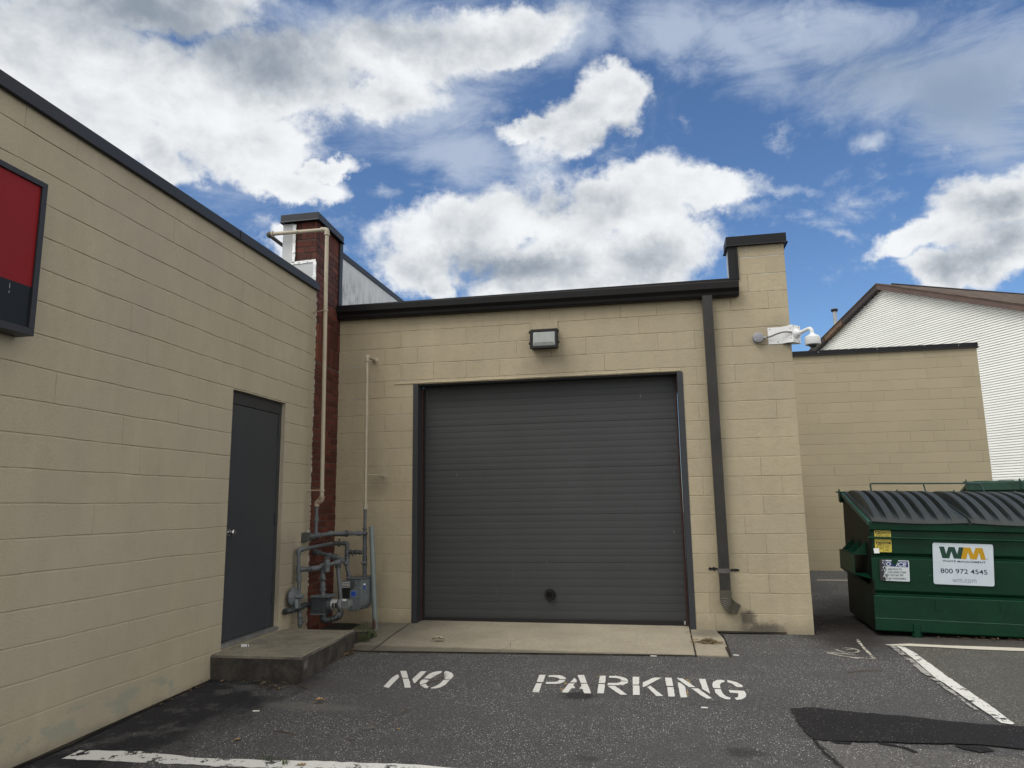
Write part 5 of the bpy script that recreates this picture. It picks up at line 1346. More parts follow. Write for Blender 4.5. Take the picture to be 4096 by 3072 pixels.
mb = MB(); mb.lathe([(.050, .062), (.056, .064), (.060, .060)], (xa, -.965, cz), (1, 0, 0), 24); mb.build('steel_ring', M_ALU, RM_, smooth=True)
mb = MB(); mb.lathe([(.060, .050), (.115, .050), (.116, .044)], (xa, -.965, cz), (1, 0, 0), 24); mb.build('index_drum', M_PALE, RM_, smooth=True)
mb = MB(); 
for xx in (.070, .098): mb.box((xa + xx, -.965 - .0535, cz - .026), (xa + xx + .016, -.965 - .045, cz + .020))
mb.lathe([(.112, .0495), (.128, .0495)], (xa, -.965, cz), (1, 0, 0), 20)
mb.build('index_window', M_BLK, RM_)
mb = MB(); mb.lathe([(.128, .052), (.134, .056), (.156, .058), (.160, .050)], (xa, -.965, cz), (1, 0, 0), 24); mb.build('collar_ring', M_GREYB, RM_, smooth=True)
mb = MB(); mb.prism([(xa + .162, -1.01, cz - .03), (xa + .235, -1.01, cz - .045), (xa + .262, -1.01, cz - .01), (xa + .250, -1.01, cz + .045), (xa + .18, -1.01, cz + .055), (xa + .162, -1.01, cz + .03)], (0, .09, 0)); mb.build('data_module', M_CLEAR, RM_, bevel=.006)
mb = MB(); mb.box((xa + .178, -1.0115, cz + .042), (xa + .215, -1.002, cz + .058)); mb.build('module_label', M_WHT, RM_)
mb = MB(); mb.lathe([(0, .030), (.006, .044), (.040, .044)], (q0.x - .04, -.965, cz), (1, 0, 0), 20)
for k in range(10):
    a = 2 * PI * k / 10; mb.box((q0.x - .034, -.965 - .048, cz - .006), (q0.x - .002, -.965 - .040, cz + .006), M=Matrix.Translation((0, -.965, cz)) @ Matrix.Rotation(a, 4, 'X') @ Matrix.Translation((0, .965, -cz)))
mb.build('end_cover', M_GASD, RM_, bevel=.002)

# regulator
RG = thing('gas_regulator', 'round grey gas regulator disc beside the brown of the shop door wall', 'regulator', tuple(G1(410, 1230, -1.2)))
RG['label'] = 'round disc shaped grey gas regulator standing between the door and the brick'
rc = G1(405, 1098, -1.20); ra = Vector((1, -.06, .05)).normalized()
mb = MB(); mb.lathe([(-.040, .030), (-.034, .070), (-.016, .088), (-.004, .096), (.004, .096), (.010, .086), (.024, .060), (.034, .034)], rc, ra, 26); mb.build('diaphragm_case', M_GASL, RG, smooth=True)
mb = MB()
u_ = ra.orthogonal().normalized(); v_ = ra.cross(u_)
for k in range(8):
    a = 2 * PI * k / 8; mb.lathe([(-.008, .006), (.009, .006), (.010, .001)], rc + (u_ * math.cos(a) + v_ * math.sin(a)) * .089, ra, 6)
mb.build('flange_bolt', M_GASD, RG)
mb = MB(); mb.lathe([(.02, .028), (.028, .024), (.100, .023), (.105, .020)], rc, (1, -.06, .05), 16); mb.build('spring_barrel', M_GASL, RG, smooth=True)
mb = MB(); q = rc + Vector((.03, -.01, -.03)); mb.tube([q, rc + Vector((.05, -.03, -.095)), G1(480, 1235, -1.15)], [.030, .026, .022], 12); mb.build('regulator_neck', M_GASL, RG, smooth=True)
pipe('inlet_pipe', [onL(1050 + 290 * .30743, 2050 + 1290 * .30743) + Vector((-.02, 0, 0)), G1(330, 1285, -1.33), G1(480, 1245, -1.15), G1(560, 1195, -1.02), G1(600, 1195, -.98)], .021, M_GASD, GM)

# diaphragm meter
DM = thing('gas_meter', 'large grey diaphragm gas meter with blue labels hanging from two pipes', 'gas meter', tuple(G1(1250, 1270, -.36)))
fa, fb = G1(1040, 1060, -.50), G1(1285, 1060, -.46); fc_ = G1(1408, 1060, -.34)
zT = G1(1250, 862, -.40).z; zB = G1(1230, 1262, -.42).z
fd = (fb - fa).normalized(); fn = Vector((fd.y, -fd.x, 0)).normalized()
foot = [(fa.x + .03, fa.y + .02), (fb.x, fb.y), (fc_.x, fc_.y), (fc_.x - .02, fc_.y + .17), (fa.x + .05, fa.y + .24)]
def rounded_body(poly, z0, z1):
    mb = MB(); c = Vector((sum(p[0] for p in poly) / len(poly), sum(p[1] for p in poly) / len(poly))); rings = []
    for z_, s_ in ((z1, .97), (z1 - .01, 1.0), (z0 + .11, 1.0), (z0 + .05, .93), (z0 + .015, .72), (z0, .5)): rings.append([(c.x + (p[0] - c.x) * s_, c.y + (p[1] - c.y) * s_, z_) for p in poly])
    n = len(poly); vs = [q for r in rings for q in r]
    mb.add(vs, [(i * n + j, i * n + (j + 1) % n, (i + 1) * n + (j + 1) % n, (i + 1) * n + j) for i in range(len(rings) - 1) for j in range(n)] + [tuple(range(n)), tuple(range((len(rings) - 1) * n, len(rings) * n))])
    return mb
rounded_body(foot, zB, zT).build('meter_body', M_GASL, DM, bevel=.012, seg=3)
mb = MB(); c = Vector((sum(p[0] for p in foot) / 5, sum(p[1] for p in foot) / 5)); mb.prism([(c.x + (p[0] - c.x) * 1.06, c.y + (p[1] - c.y) * 1.06, zT + .001) for p in foot], (0, 0, .016)); mb.build('top_flange', M_GAS, DM, bevel=.004)
Mf = Matrix(((fd.x, -fn.x, 0, fb.x), (fd.y, -fn.y, 0, fb.y), (0, 0, 1, 0), (0, 0, 0, 1)))   # x along the face, y inward
L_ = (fb - fa).length
mb = MB(); pz0, pz1 = zB - .004, G1(1200, 975, -.47).z
pl = [(-L_ * .62, pz1), (-.004, pz1), (.004, pz1 - .02), (.002, pz0 + .035), (-.03, pz0), (-L_ * .66, pz0), (-L_ * .78, pz0 + .04)]
mb.prism([Mf @ Vector((x, -.022, z)) for x, z in pl], Mf.to_3x3() @ Vector((0, .020, 0))); mb.build('front_cover', M_GASL, DM, bevel=.005)
mb = MB()
for x, z in ((-L_ * .52, pz1 - .012), (-.024, pz1 - .012), (-.016, (pz0 + pz1) / 2 + .01), (-.020, pz0 + .07), (-.040, pz0 + .022), (-L_ * .42, pz0 + .014)): mb.lathe([(0, .0085), (.008, .0085), (.010, .004)], Mf @ Vector((x, -.022, z)), fn, 8)
mb.build('cover_bolt', M_GAS, DM)
mb = MB(); iz = G1(1090, 935, -.5).z; mb.box((-L_ * 1.0, -.058, iz - .036), (-L_ * .36, -.003, iz + .040), M=Mf); mb.build('index_box', M_GASD, DM, bevel=.005)
mb = MB(); mb.box((-L_ * .99, -.0605, iz - .030), (-L_ * .55, -.0585, iz + .034), M=Mf); mb.build('index_face', M_PALE, DM)
mb = MB()
for k in range(4): mb.lathe([(0, .0055), (.001, .0055)], Mf @ Vector((-L_ * (.92 - k * .105), -.0606, iz + .012)), fn, 12)
for k in range(4): mb.box((-L_ * (.95 - k * .10), -.0616, iz - .020), (-L_ * (.88 - k * .10), -.0606, iz - .010), M=Mf)
mb.build('dial', M_BLK, DM)
mb = MB(); mb.box((-L_ * 1.0, -.028, iz - .145), (-L_ * .58, -.003, iz - .040), M=Mf); mb.build('lower_index', M_BLK, DM, bevel=.003)
mb = MB(); b0 = G1(1145, 1090, -.5).z; b1 = G1(1145, 1025, -.5).z; mb.box((-L_ * .52, -.0235, b0), (-L_ * .52 + .056, -.0222, b1), M=Mf); mb.build('blue_label', M_BLUE, DM)
mb = MB(); mb.box((-L_ * .52 - .003, -.0231, b0 - .003), (-L_ * .52 + .059, -.0221, b1 + .003), M=Mf); mb.build('label_border', mat('label_border_blue', (.18, .26, .38), .4), DM)
td = (fc_ - fb).normalized(); tn = Vector((td.y, -td.x, 0)).normalized()
Mt = Matrix(((td.x, -tn.x, 0, fb.x), (td.y, -tn.y, 0, fb.y), (0, 0, 1, 0), (0, 0, 0, 1)))
mb = MB(); z0 = G1(1340, 1000, -.4).z; z1 = G1(1340, 920, -.4).z; mb.box((.030, -.0035, z0), (.052, -.0010, z1 - .018), M=Mt); mb.build('blue_label', M_BLUE, DM)
mb = MB(); mb.box((.029, -.0038, z1 - .017), (.053, -.0010, z1), M=Mt); mb.build('white_label', M_WHT, DM)

# leaning guard post, small box on the shop wall
PO = MB(); b = Vector((.672, -.358, -.30)); t = Vector((.588, -.33, .932))
PO.tube([b, t], .0285, 20); po = PO.build('guard_post', mat('grey_green_post_paint', (.150, .185, .185), .45, var=.12, vs=6, fn=lambda k, geo, P, c, p: k.mix(near(k, P, (.655, -.385, -.12), .05, .9, 30, .6, (1, 1, .6)), c, (.07, .028, .018))), smooth=True)
tag(po, 'leaning grey green guard post standing right of the gas meters', 'post')
bx = onL(1050 + 530 * .30743, 2050 + 318 * .30743)
SB = thing('small_box', 'little dark grey box high on the shop wall left of the pipework', 'electrical box', tuple(bx))
mb = MB(); mb.box((bx.x + .001, bx.y - .048, bx.z - .050), (bx.x + .075, bx.y + .048, bx.z + .045)); mb.build('box_body', mat('dark_grey_box_paint', (.055, .062, .060), .5), SB, bevel=.005)
mb = MB(); mb.sphere((bx.x + .03, bx.y + .03, bx.z + .052), .016, 10); mb.build('box_nub', M_PALE, SB, smooth=True)

# ================================================================== dumpsters
def make_dumpster(name, label, cat, M, Wd, D, Hf, Hr, paint, side, near_detail=True):
    t = bpy.data.objects.new(name, None); COL.objects.link(t); t.matrix_basis = M; tag(t, label, cat, 'steel dumpsters')
    def b(mb, nm, mt, par=None, **k):
        return mb.build(nm, mt, par or t, world=False, **k)
    # front panel profile (y outwards is negative)
    pr = [(-.004, 0), (-.010, .010), (-.010, .118), (.000, .124), (.000, .335), (.006, .343), (.034, .354), (.036, .362), (.006, .395), (.002, .60), (.000, .705), (.006, .713), (.034, .724), (.036, .732), (.006, .765), (.004, .94), (.004, 1.0 / 1.08 * Hf)]
    pr = [(y, z * Hf / 1.08) for y, z in pr]
    bw = [(y + .02, z) for y, z in pr[::-1]]
    mb = MB(); mb.prism([(0, y, z) for y, z in pr + bw], (Wd, 0, 0)); FP = b(mb, 'front_panel', paint, bevel=.003)
    mb = MB(); mb.prism([(0, -.030, Hf - .085), (0, -.034, Hf - .012), (0, -.020, Hf), (0, .03, Hf), (0, .03, Hf - .075), (0, -.012, Hf - .095)], (Wd, 0, 0)); b(mb, 'front_rim', paint, bevel=.004)
    mb = MB(); zr_ = .915 * Hf / 1.08; mb.tube([(-.02, -.030, zr_), (Wd + .02, -.030, zr_)], .0115, 12); b(mb, 'front_rod', paint, smooth=True)
    for sx_, nm in ((0, 'side_panel'), (Wd, 'side_panel')):
        mb = MB(); s_ = 1 if sx_ == 0 else -1
        mb.prism([(sx_, .004, 0), (sx_, .004, Hf - .01), (sx_, D * .965, Hr - .03), (sx_, D, Hr - .10), (sx_, D - .02, 0)], (s_ * .02, 0, 0)); b(mb, nm, side, bevel=.003)
        # sloping side rim
        mb = MB(); mb.prism([(sx_ - s_ * .018, -.02, Hf - .045), (sx_ - s_ * .018, -.02, Hf + .003), (sx_ - s_ * .018, D - .02, Hr + .003), (sx_ - s_ * .018, D - .02, Hr - .045)], (s_ * .055, 0, 0)); b(mb, 'side_rim', M_GREENL, bevel=.004)
        # fork pocket
        py0, py1, pz0, pz1 = .17, D - .38, .53, .74; dpx = .135
        mb = MB(); xo = sx_ - s_ * dpx
        mb.prism([(xo, py0, pz0), (xo, py1, pz0), (xo, py1, pz1), (xo, py0, pz1)], (s_ * .008, 0, 0))
        mb.prism([(xo, py0, pz1), (xo, py1, pz1), (sx_, py1, pz1), (sx_, py0, pz1)], (0, 0, -.008)); mb.prism([(xo, py0, pz0), (xo, py1, pz0), (sx_, py1, pz0), (sx_, py0, pz0)], (0, 0, .008))
        for yy in (py0 + .05, (py0 + py1) / 2, py1 - .06): mb.prism([(sx_, yy, pz1), (xo + s_ * .015, yy, pz1), (sx_, yy, pz1 + .13)], (0, .006, 0))
        mb.prism([(xo, py0, pz0), (sx_, py0 + .0, pz0), (sx_, py0 - .12, pz0 - .03)], (0, 0, .006))
        mb.prism([(xo, py0, pz0), (xo, py1, pz0), (sx_, py1, pz0 - .10), (sx_, py0, pz0 - .10)], (0, 0, .004))
        b(mb, 'fork_pocket', paint)
    mb = MB(); mb.box((.02, D - .02, 0), (Wd - .02, D, Hr - .09)); b(mb, 'back_panel', side)
    mb = MB(); mb.box((.02, .02, .0), (Wd - .02, D - .02, .02)); b(mb, 'floor', side)
    # rear flange with gussets
    mb = MB(); fz = Hr - .115
    mb.prism([(-.03, D, fz), (-.03, D + .055, fz + .01), (-.03, D + .06, fz + .115), (-.03, D + .045, fz + .125), (-.03, D, fz + .10)], (Wd + .06, 0, 0)); b(mb, 'rear_flange', paint, bevel=.003)
    for gx in [-.034] + [Wd * k / 3 for k in (1, 2)] + [Wd + .026]:
        mb = MB(); mb.prism([(gx, D - .01, fz - .0), (gx, D + .075, fz + .02), (gx, D + .085, fz + .13), (gx, D + .03, fz + .165), (gx, D - .01, fz + .13)], (.010, 0, 0)); b(mb, 'flange_gusset', paint)
    # hinge rod with hooks
    mb = MB(); mb.tube([(-.07, D + .02, Hr + .012), (Wd + .07, D + .02, Hr + .012)], .009, 8); b(mb, 'hinge_rod', M_GREENL, smooth=True)
    # feet
    for fx in (.345, Wd - .345 - .055):
        mb = MB(); mb.box((fx, -.028, -.052), (fx + .056, -.012, .085)); mb.box((fx - .012, -.030, -.052), (fx - .004, .06, -.002)); mb.box((fx + .060, -.030, -.052), (fx + .068, .06, -.002)); mb.box((fx - .012, -.030, -.058), (fx + .068, .06, -.052)); b(mb, 'foot', paint, bevel=.002)
    for fx in (.3, Wd - .4):
        mb = MB(); mb.box((fx, D - .25, -.05), (fx + .08, D - .12, -.0)); b(mb, 'foot', side)
    # lids
    for li in (0, 1):
        x0 = .012 if li == 0 else Wd / 2 + .004; x1 = Wd / 2 - .004 if li == 0 else Wd - .012; w_ = x1 - x0
        NX, NY = 112, 26; mb = MB(); vs = []
        rnd = random.Random(li * 3 + 5); nrib = 7; mg = .035
        def prof_x(x):
            u_ = (x - mg) / (w_ - 2 * mg)
            if u_ <= 0 or u_ >= 1: return 0.0, 0
            f_ = (u_ * nrib) % 1.0; e = .05; a = .62
            if f_ < e: return f_ / e, 1
            if f_ < a: return 1.0, 1
            if f_ < a + e: return 1 - (f_ - a) / e, 1
            return 0.0, 1
        for j in range(NY + 1):
            tt = j / NY
            for i in range(NX + 1):
                x = w_ * i / NX; rb, ins = prof_x(x)
                y = -.050 + (D + .055) * tt; zb = Hf + .024 + (Hr - Hf - .006) * tt
                bulge = .125 * (math.sin(PI * min(1, max(0, (tt - .035) / .93))) ** .85) if .035 < tt < .965 else 0
                trough = .020 * math.sin(PI * tt)
                sag = -.013 * math.sin(PI * (i / NX)) * (1 - tt) ** 2 * (1.2 if li == 0 else 1.5)
                z = zb + trough + sag + rb * (.010 * min(1, max(0, (tt - .02) / .03)) * (1 if tt < .96 else 0) + bulge * .66)
                if i == 0 or i == NX: z -= .03
                if j == 0: z -= .024
                vs.append((x0 + x, y, z))
        mb.add(vs, [(j * (NX + 1) + i, j * (NX + 1) + i + 1, (j + 1) * (NX + 1) + i + 1, (j + 1) * (NX + 1) + i) for j in range(NY) for i in range(NX)])
        LD = b(mb, 'lid', M_LID)
        sm = LD.modifiers.new('thick', 'SOLIDIFY'); sm.thickness = .005
        for fxx in range(3):
            hx = x0 + w_ * (.08 + .33 * fxx); mb = MB(); mb.box((hx, D - .02, Hr + .004), (hx + w_ * .2, D + .035, Hr + .026)); b(mb, 'hinge_knuckle', M_GREENL, LD, bevel=.004)
        # rivets in the troughs
        mb = MB()
        for i in range(nrib):
            for tt in (.30, .70):
                x = mg + (w_ - 2 * mg) * (i + .83) / nrib; mb.lathe([(0, .010), (.008, .009), (.010, .001)], (x0 + x, -.05 + (D + .055) * tt, Hf + .012 + (Hr - Hf) * tt + .018), (0, 0, 1), 8)
        b(mb, 'rivet', M_COND, LD)
    return t, FP, b
MDX = Matrix.Translation((5.858, .020, -.150)) @ Matrix.Rotation(R(-3.0), 4, 'Z') @ Matrix.Rotation(R(1.6), 4, 'Y')
DW, DDp, DHf, DHr = 1.83, 1.33, 1.085, 1.385
D1, FP1, b1_ = make_dumpster('dumpster', 'green steel dumpster with white and yellow stickers parked beside the garage pier', 'dumpster', MDX, DW, DDp, DHf, DHr, M_GREEN, M_GREEND)
# prop bar behind the lids
mb = MB()
pts = [(.335, DDp + .03, DHr), (.322, DDp + .03, DHr + .118), (1.505, DDp + .03, DHr + .128), (1.55, DDp + .03, DHr)]
mb.tube(fillet(pts, .02, 3), .0095, 8); mb.tube([(.905, DDp + .03, DHr + .120), (.93, DDp + .03, DHr)], .0085, 8); b1_(mb, 'prop_bar', mat('bar_green', (.02, .05, .045), .5), smooth=True)
# weld marks and tabs on the front
mb = MB(); mb.tube([(.0, -.011, .122), (DW, -.011, .122)], .0035, 6); b1_(mb, 'weld_seam', M_GREENL)
for x_, z_ in ((.56, .225), (1.13, .235)):
    mb = MB(); mb.box((x_, -.006, z_), (x_ + .055, .002, z_ + .09)); mb.box((x_, -.008, z_ + .088), (x_ + .052, .002, z_ + .093)); b1_(mb, 'welded_tab', M_GREEN)
DI = MDX.inverted()
def onD(u, v, off=-.014):
    Pp = MDX @ Vector((0, off, 0)); Nn = MDX.to_3x3() @ Vector((0, 1, 0)); q = DI @ atP(u, v, Pp, Nn); return q
ZD = lambda x, y, off=-.014: onD(3300 + x * .48213, 1850 + y * .48213, off)
ZW = lambda x, y, off=-.014: onD(3720 + x * .12206, 2160 + y * .12206, off)
ZS = lambda x, y, off=-.014: onD(3480 + x * .15075, 2100 + y * .15075, off)
def roundpoly(c, r, k=5):
    out = []
    n = len(c)
    for i in range(n):
        p = Vector(c[i]); a = (Vector(c[i - 1]) - p).normalized() * r; b = (Vector(c[(i + 1) % n]) - p).normalized() * r
        for j in range(k + 1):
            t = j / k; out.append((p + a) * (1 - t) ** 2 + p * 2 * t * (1 - t) + (p + b) * t * t)
    return out
def decal(nm, pts, mt, par, y, th=.0008):
    mb = MB(); P = [(q[0], y, q[2]) for q in pts]; mb.prism(P, (0, th, 0)); o = mb.build(nm, mt, None); o.parent = par; return o
YS = -.0120
def ringm(mb, x, y, z, r0, r1, n=24):
    vs = [(x + math.cos(2 * PI * i / n) * r, y, z + math.sin(2 * PI * i / n) * r) for r in (r0, r1) for i in range(n)]
    mb.add(vs, [(i, (i + 1) % n, n + (i + 1) % n, n + i) for i in range(n)])
wm_c = [ZW(78, 85), ZW(2065, 148), ZW(2118, 1525), ZW(122, 1440)]
ST = decal('company_sticker', roundpoly(wm_c, .022), M_STK, D1, YS - .002, .003); ST['label'] = 'large white company sticker with a green and yellow logo'
Wp = [(295, 212), (460, 217), (530, 455), (600, 225), (800, 230), (892, 470), (942, 237), (1095, 242), (1015, 620), (780, 605), (700, 375), (630, 603), (405, 592)]
Mp = [(1097, 242), (1320, 248), (1422, 478), (1490, 258), (1720, 265), (1832, 655), (1670, 648), (1605, 405), (1535, 638), (1325, 630), (1240, 395), (1190, 628), (1020, 620)]
decal('logo_letter', [ZW(*q) for q in Wp], M_STKG, ST, YS - .0030, .001); decal('logo_letter', [ZW(*q) for q in Mp], M_STKY, ST, YS - .0031, .001)
def dtext(body, px0, px1, hpx, mt, par, y, Z_, bold=0, shear=0, name='lettering'):
    """text fitted between two photo points on the front face, cap height from hpx"""
    a = Z_(*px0); b = Z_(*px1); a.y = b.y = y; d = (b - a); Lw = d.length; ang = math.atan2(d.z, d.x)
    c = bpy.data.curves.new('m', 'FONT'); c.body = body; c.size = 1; c.offset = bold; c.shear = shear; o = bpy.data.objects.new('m', c); COL.objects.link(o)
    dg = bpy.context.evaluated_depsgraph_get(); me = bpy.data.meshes.new_from_object(o.evaluated_get(dg)); bpy.data.objects.remove(o); bpy.data.curves.remove(c)
    xs_ = [v.co.x for v in me.vertices]; ys_ = [v.co.y for v in me.vertices]; w0 = max(xs_) - min(xs_); h0 = max(ys_) - min(ys_)
    hh = (Z_(px0[0], px0[1] - hpx) - Z_(*px0)).length
    for v in me.vertices:
        x = (v.co.x - min(xs_)) / w0 * Lw; z = (v.co.y - min(ys_)) / h0 * hh
        v.co = a + Vector((math.cos(ang) * x, 0, math.sin(ang) * x + z)); 
    me.materials.clear(); me.materials.append(mt)
    for q in me.polygons: q.material_index = 0
    o = bpy.data.objects.new(name, me); COL.objects.link(o); o.parent = par; return o
dtext('WASTE MANAGEMENT', (408, 715), (1828, 770), 62, M_STKN, ST, YS - .0032, ZW, bold=.012)
dtext('800 972 4545', (350, 1078), (1885, 1135), 150, M_STKN, ST, YS - .0032, ZW, bold=.006)
dtext('wm.com', (735, 1385), (1525, 1412), 112, M_STKL, ST, YS - .0032, ZW, bold=-.012)
mb = MB(); q = ZW(1868, 632); ringm(mb, q.x, YS - .0036, q.z, .0045, .006); o = mb.build('logo_mark', M_STKL, None); o.parent = ST
# caution sticker
cc = [ZS(110, 130), ZS(548, 145), ZS(585, 725), ZS(140, 715)]
CS = decal('caution_sticker', roundpoly(cc, .012), M_YEL, D1, YS - .0005, .003); CS['label'] = 'yellow bilingual caution sticker behind the front rod'
yy = YS - .0012
for p in ([(135, 160), (535, 168), (540, 228), (140, 224)], [(155, 442), (545, 450), (550, 512), (160, 508)]): decal('caution_band', [ZS(*q) for q in p], M_BLK, CS, yy, .0006)
dtext('CAUTION', (230, 212), (512, 218), 44, M_YEL, CS, yy - .0006, ZS, bold=.02); dtext('CUIDADO', (250, 498), (512, 502), 44, M_YEL, CS, yy - .0006, ZS, bold=.02)
for p in ([(160, 210), (212, 212), (186, 166)], [(175, 498), (235, 500), (205, 450)]): decal('warning_triangle', [ZS(*q) for q in p], M_YEL, CS, yy - .0006, .0004)
for (cx_, cy_) in ((245, 290), (260, 578)):
    q = ZS(cx_, cy_); mb = MB(); ringm(mb, q.x, yy - .0005, q.z, .022, .026); o = mb.build('no_entry_symbol', M_BLK, None); o.parent = CS
    decal('no_entry_symbol', [ZS(cx_ - 42, cy_ - 38), ZS(cx_ - 34, cy_ - 44), ZS(cx_ + 42, cy_ + 38), ZS(cx_ + 34, cy_ + 44)], M_BLK, CS, yy, .0005); decal('no_entry_symbol', [ZS(cx_ + 5, cy_ + 5), ZS(cx_ - 4, cy_ - 3), ZS(cx_ + 26, cy_ - 40), ZS(cx_ + 38, cy_ - 30)], M_BLK, CS, yy, .0005)
for p in ([(338, 228), (346, 228), (352, 415), (344, 415)], [(355, 512), (363, 512), (368, 700), (360, 700)]): decal('divider', [ZS(*q) for q in p], M_BLK, CS, yy, .0005)
for y0_, wds in ((250, (140,)), (275, (135,)), (298, (110,)), (538, (150,)), (562, (90,)), (580, (150,)), (603, (105,)), (640, (90,)), (658, (80,)), (675, (85,))):
    wd = wds[0]; x0_ = 372 if y0_ < 400 else 380
    decal('small_print', [ZS(x0_ + (150 - wd) / 2, y0_), ZS(x0_ + (150 - wd) / 2 + wd, y0_ + 2), ZS(x0_ + (150 - wd) / 2 + wd, y0_ + 9), ZS(x0_ + (150 - wd) / 2, y0_ + 7)], M_BLK, CS, yy, .0004)
decal('white_tape', [ZS(92, 618), ZS(235, 620), ZS(255, 748), ZS(112, 752)], M_WHT, D1, YS - .0025, .001)['label'] = 'small white tape square over the yellow sticker'
# notice sticker, partly scraped away
def fn_scr(k, geo, P, c, p):
    return c
NS_c = [ZS(245, 920), ZS(1035, 945), ZS(1062, 1505), ZS(268, 1470)]
def scraped(base, nm):
    M = bpy.data.materials.new(nm); M.use_nodes = True; t = M.node_tree; t.nodes.clear(); k = NG(t)
    tcn = k.n('ShaderNodeTexCoord'); P = tcn.outputs['Object']
    p = k.n('ShaderNodeBsdfPrincipled'); o = k.n('ShaderNodeOutputMaterial'); k.l(p.outputs[0], o.inputs[0]); p.inputs['Roughness'].default_value = .45
    x, y, z = k.sep(P); q = ZS(610, 1100)
    n = k.noise(k.mapping(P, sc=(2.2, 1, .8)), 32, 7, .78)
    f = k.ramp(k.math('ADD', n, k.ramp(x, q.x - .16, q.x + .03, .22, -.28, smooth=False)), .47, .53)
    k.l(k.mix(f, base, (.010, .012, .014)), p.inputs['Base Color']); return M
NS = decal('notice_sticker', roundpoly(NS_c, .012), scraped((.47, .52, .55), 'scraped_white'), D1, YS - .0005, .004); NS['label'] = 'scraped white and blue notice sticker left of the company sticker'
decal('notice_band', [ZS(262, 965), ZS(1005, 965), ZS(1015, 1125), ZS(275, 1085)], scraped((.008, .012, .13), 'scraped_blue'), NS, YS - .0012, .0006)
dtext('NO', (300, 1078), (560, 1090), 105, scraped((.47, .52, .55), 'scraped_letters'), NS, YS - .0020, ZS, bold=.03, shear=.2); dtext('ICE', (690, 1100), (980, 1105), 110, M_STK, NS, YS - .0020, ZS, bold=.03, shear=.2)
decal('torn_spot', [ZS(575, 905), ZS(735, 915), ZS(740, 960), ZS(700, 1060), ZS(640, 1075), ZS(600, 1040), ZS(570, 980)], M_GREEN, NS, YS - .0026, .0006)
MS = scraped((.012, .018, .03), 'scraped_text')
for tx, y0_, x0_, x1_ in (('KEEP PATH TO', 1205, 490, 842), ('CONTAINER CLEAR', 1285, 470, 962), ('ANY RETURN TRIP', 1365, 430, 888), ('WILL BE CHARGEABLE', 1450, 350, 955)): dtext(tx, (x0_, y0_ - 6), (x1_, y0_), 52, MS, NS, YS - .0015, ZS, bold=.012)

# second dumpster behind, its high side toward the camera
M2 = Matrix.Translation((8.02, 3.02, -.20)) @ Matrix.Rotation(R(-9), 4, 'Z') @ Matrix.Translation((1.83, 0, 0)) @ Matrix.Rotation(PI, 4, 'Z') @ Matrix.Translation((0, -1.5 - .06, 0))
make_dumpster('dumpster', 'second faded green dumpster standing behind the stickered one at the right edge', 'dumpster', M2, 1.83, 1.5, 1.2, 1.56, M_GREEN2, M_GREEN)

# ================================================================== litter, leaves and weeds
def leaf(nm, label, q, rz, sc_, mt, kind=0, curl=.35, group='dry leaves on the ground'):
    rnd = random.Random(int(q[0] * 1000)); mb = MB(); n = 10; vs = []; fs = []
    for i in range(n + 1):
        t = i / n; w_ = math.sin(PI * t) ** .7 * .5 * (1 + .35 * math.sin(t * 17 + kind)) ; x = t - .5; zc = curl * (.25 - (x) ** 2) * (1 if kind % 2 else -.3) + .12
        for s_ in (-1, 0, 1): vs.append((x * sc_, s_ * w_ * sc_ * .55, (zc + abs(s_) * curl * .28 + rnd.uniform(-.03, .03)) * sc_))
    for i in range(n):
        k = i * 3; fs += [(k, k + 3, k + 4, k + 1), (k + 1, k + 4, k + 5, k + 2)]
    mb.add(vs, fs); mb.tube([(-.5 * sc_, 0, .1 * sc_), (-.72 * sc_, .03 * sc_, .04 * sc_)], sc_ * .018, 5)
    o = mb.build(nm, mt, None); o.matrix_basis = Matrix.Translation(q) @ Matrix.Rotation(rz, 4, 'Z'); tag(o, label, 'leaf', group); return o
def gq(x, y, l=.002): q = atG(x * DD, y * DD); return Vector((q.x, q.y, q.z + l))
leaf('dry_leaf', 'curled tan leaf on the asphalt below and left of the word NO', gq(690, 1519), .5, .075, M_LEAF, 1, .6)
leaf('dry_leaf', 'small tan leaf lying above the chipped front line', gq(513, 1600), 1.2, .05, M_LEAF, 2)
leaf('dry_leaf', 'tan leaf lying right at the foot of the front of the concrete step', gq(566, 1469), .1, .075, M_LEAF, 3, .4)
leaf('dry_leaf', 'small tan leaf under the word NO on the open asphalt', gq(861, 1577), 2.2, .035, M_LEAF, 4)
leaf('dry_leaf', 'tan leaf beside the right rear corner of the concrete step', gq(748, 1417), .7, .06, M_LEAF, 5)
leaf('dry_leaf', 'orange brown leaf lying on the front line', gq(651, 1655), .3, .05, M_LEAF, 6)
lf_ = leaf('dry_leaf', 'twisted pale leaf strip lying on the left half of the concrete apron', gq(947, 1389), .1, .13, M_LEAFP, 7, .45); lf_.location.z = apz(lf_.location.x, lf_.location.y) + .004
leaf('dry_leaf', 'small broken leaf just in front of the concrete step', gq(604, 1489), 1.9, .045, M_LEAF, 8)
def butt(label, q, rz, L=.045):
    mb = MB(); mb.tube([(-L / 2, 0, .005), (L / 2, 0, .005)], .005, 8); o = mb.build('cigarette_butt', M_BUTT, None); o.matrix_basis = Matrix.Translation(q) @ Matrix.Rotation(rz, 4, 'Z'); tag(o, label, 'litter', 'cigarette butts'); return o
butt('white cigarette butt lying on the asphalt left of the tan leaf', gq(553, 1538), .2); butt('white cigarette butt at the apron edge near the concrete square', gq(1412, 1419), .05, .055); butt('white cigarette butt under the letter G', gq(1522, 1531), -.1)
butt('white cigarette butt on the right side of the apron edge corner', gq(1590, 1417), -.3, .05)
q = atP(528 * DD, 1397 * DD, Vector((0, 0, -.028)), Vector((0, 0, 1)))
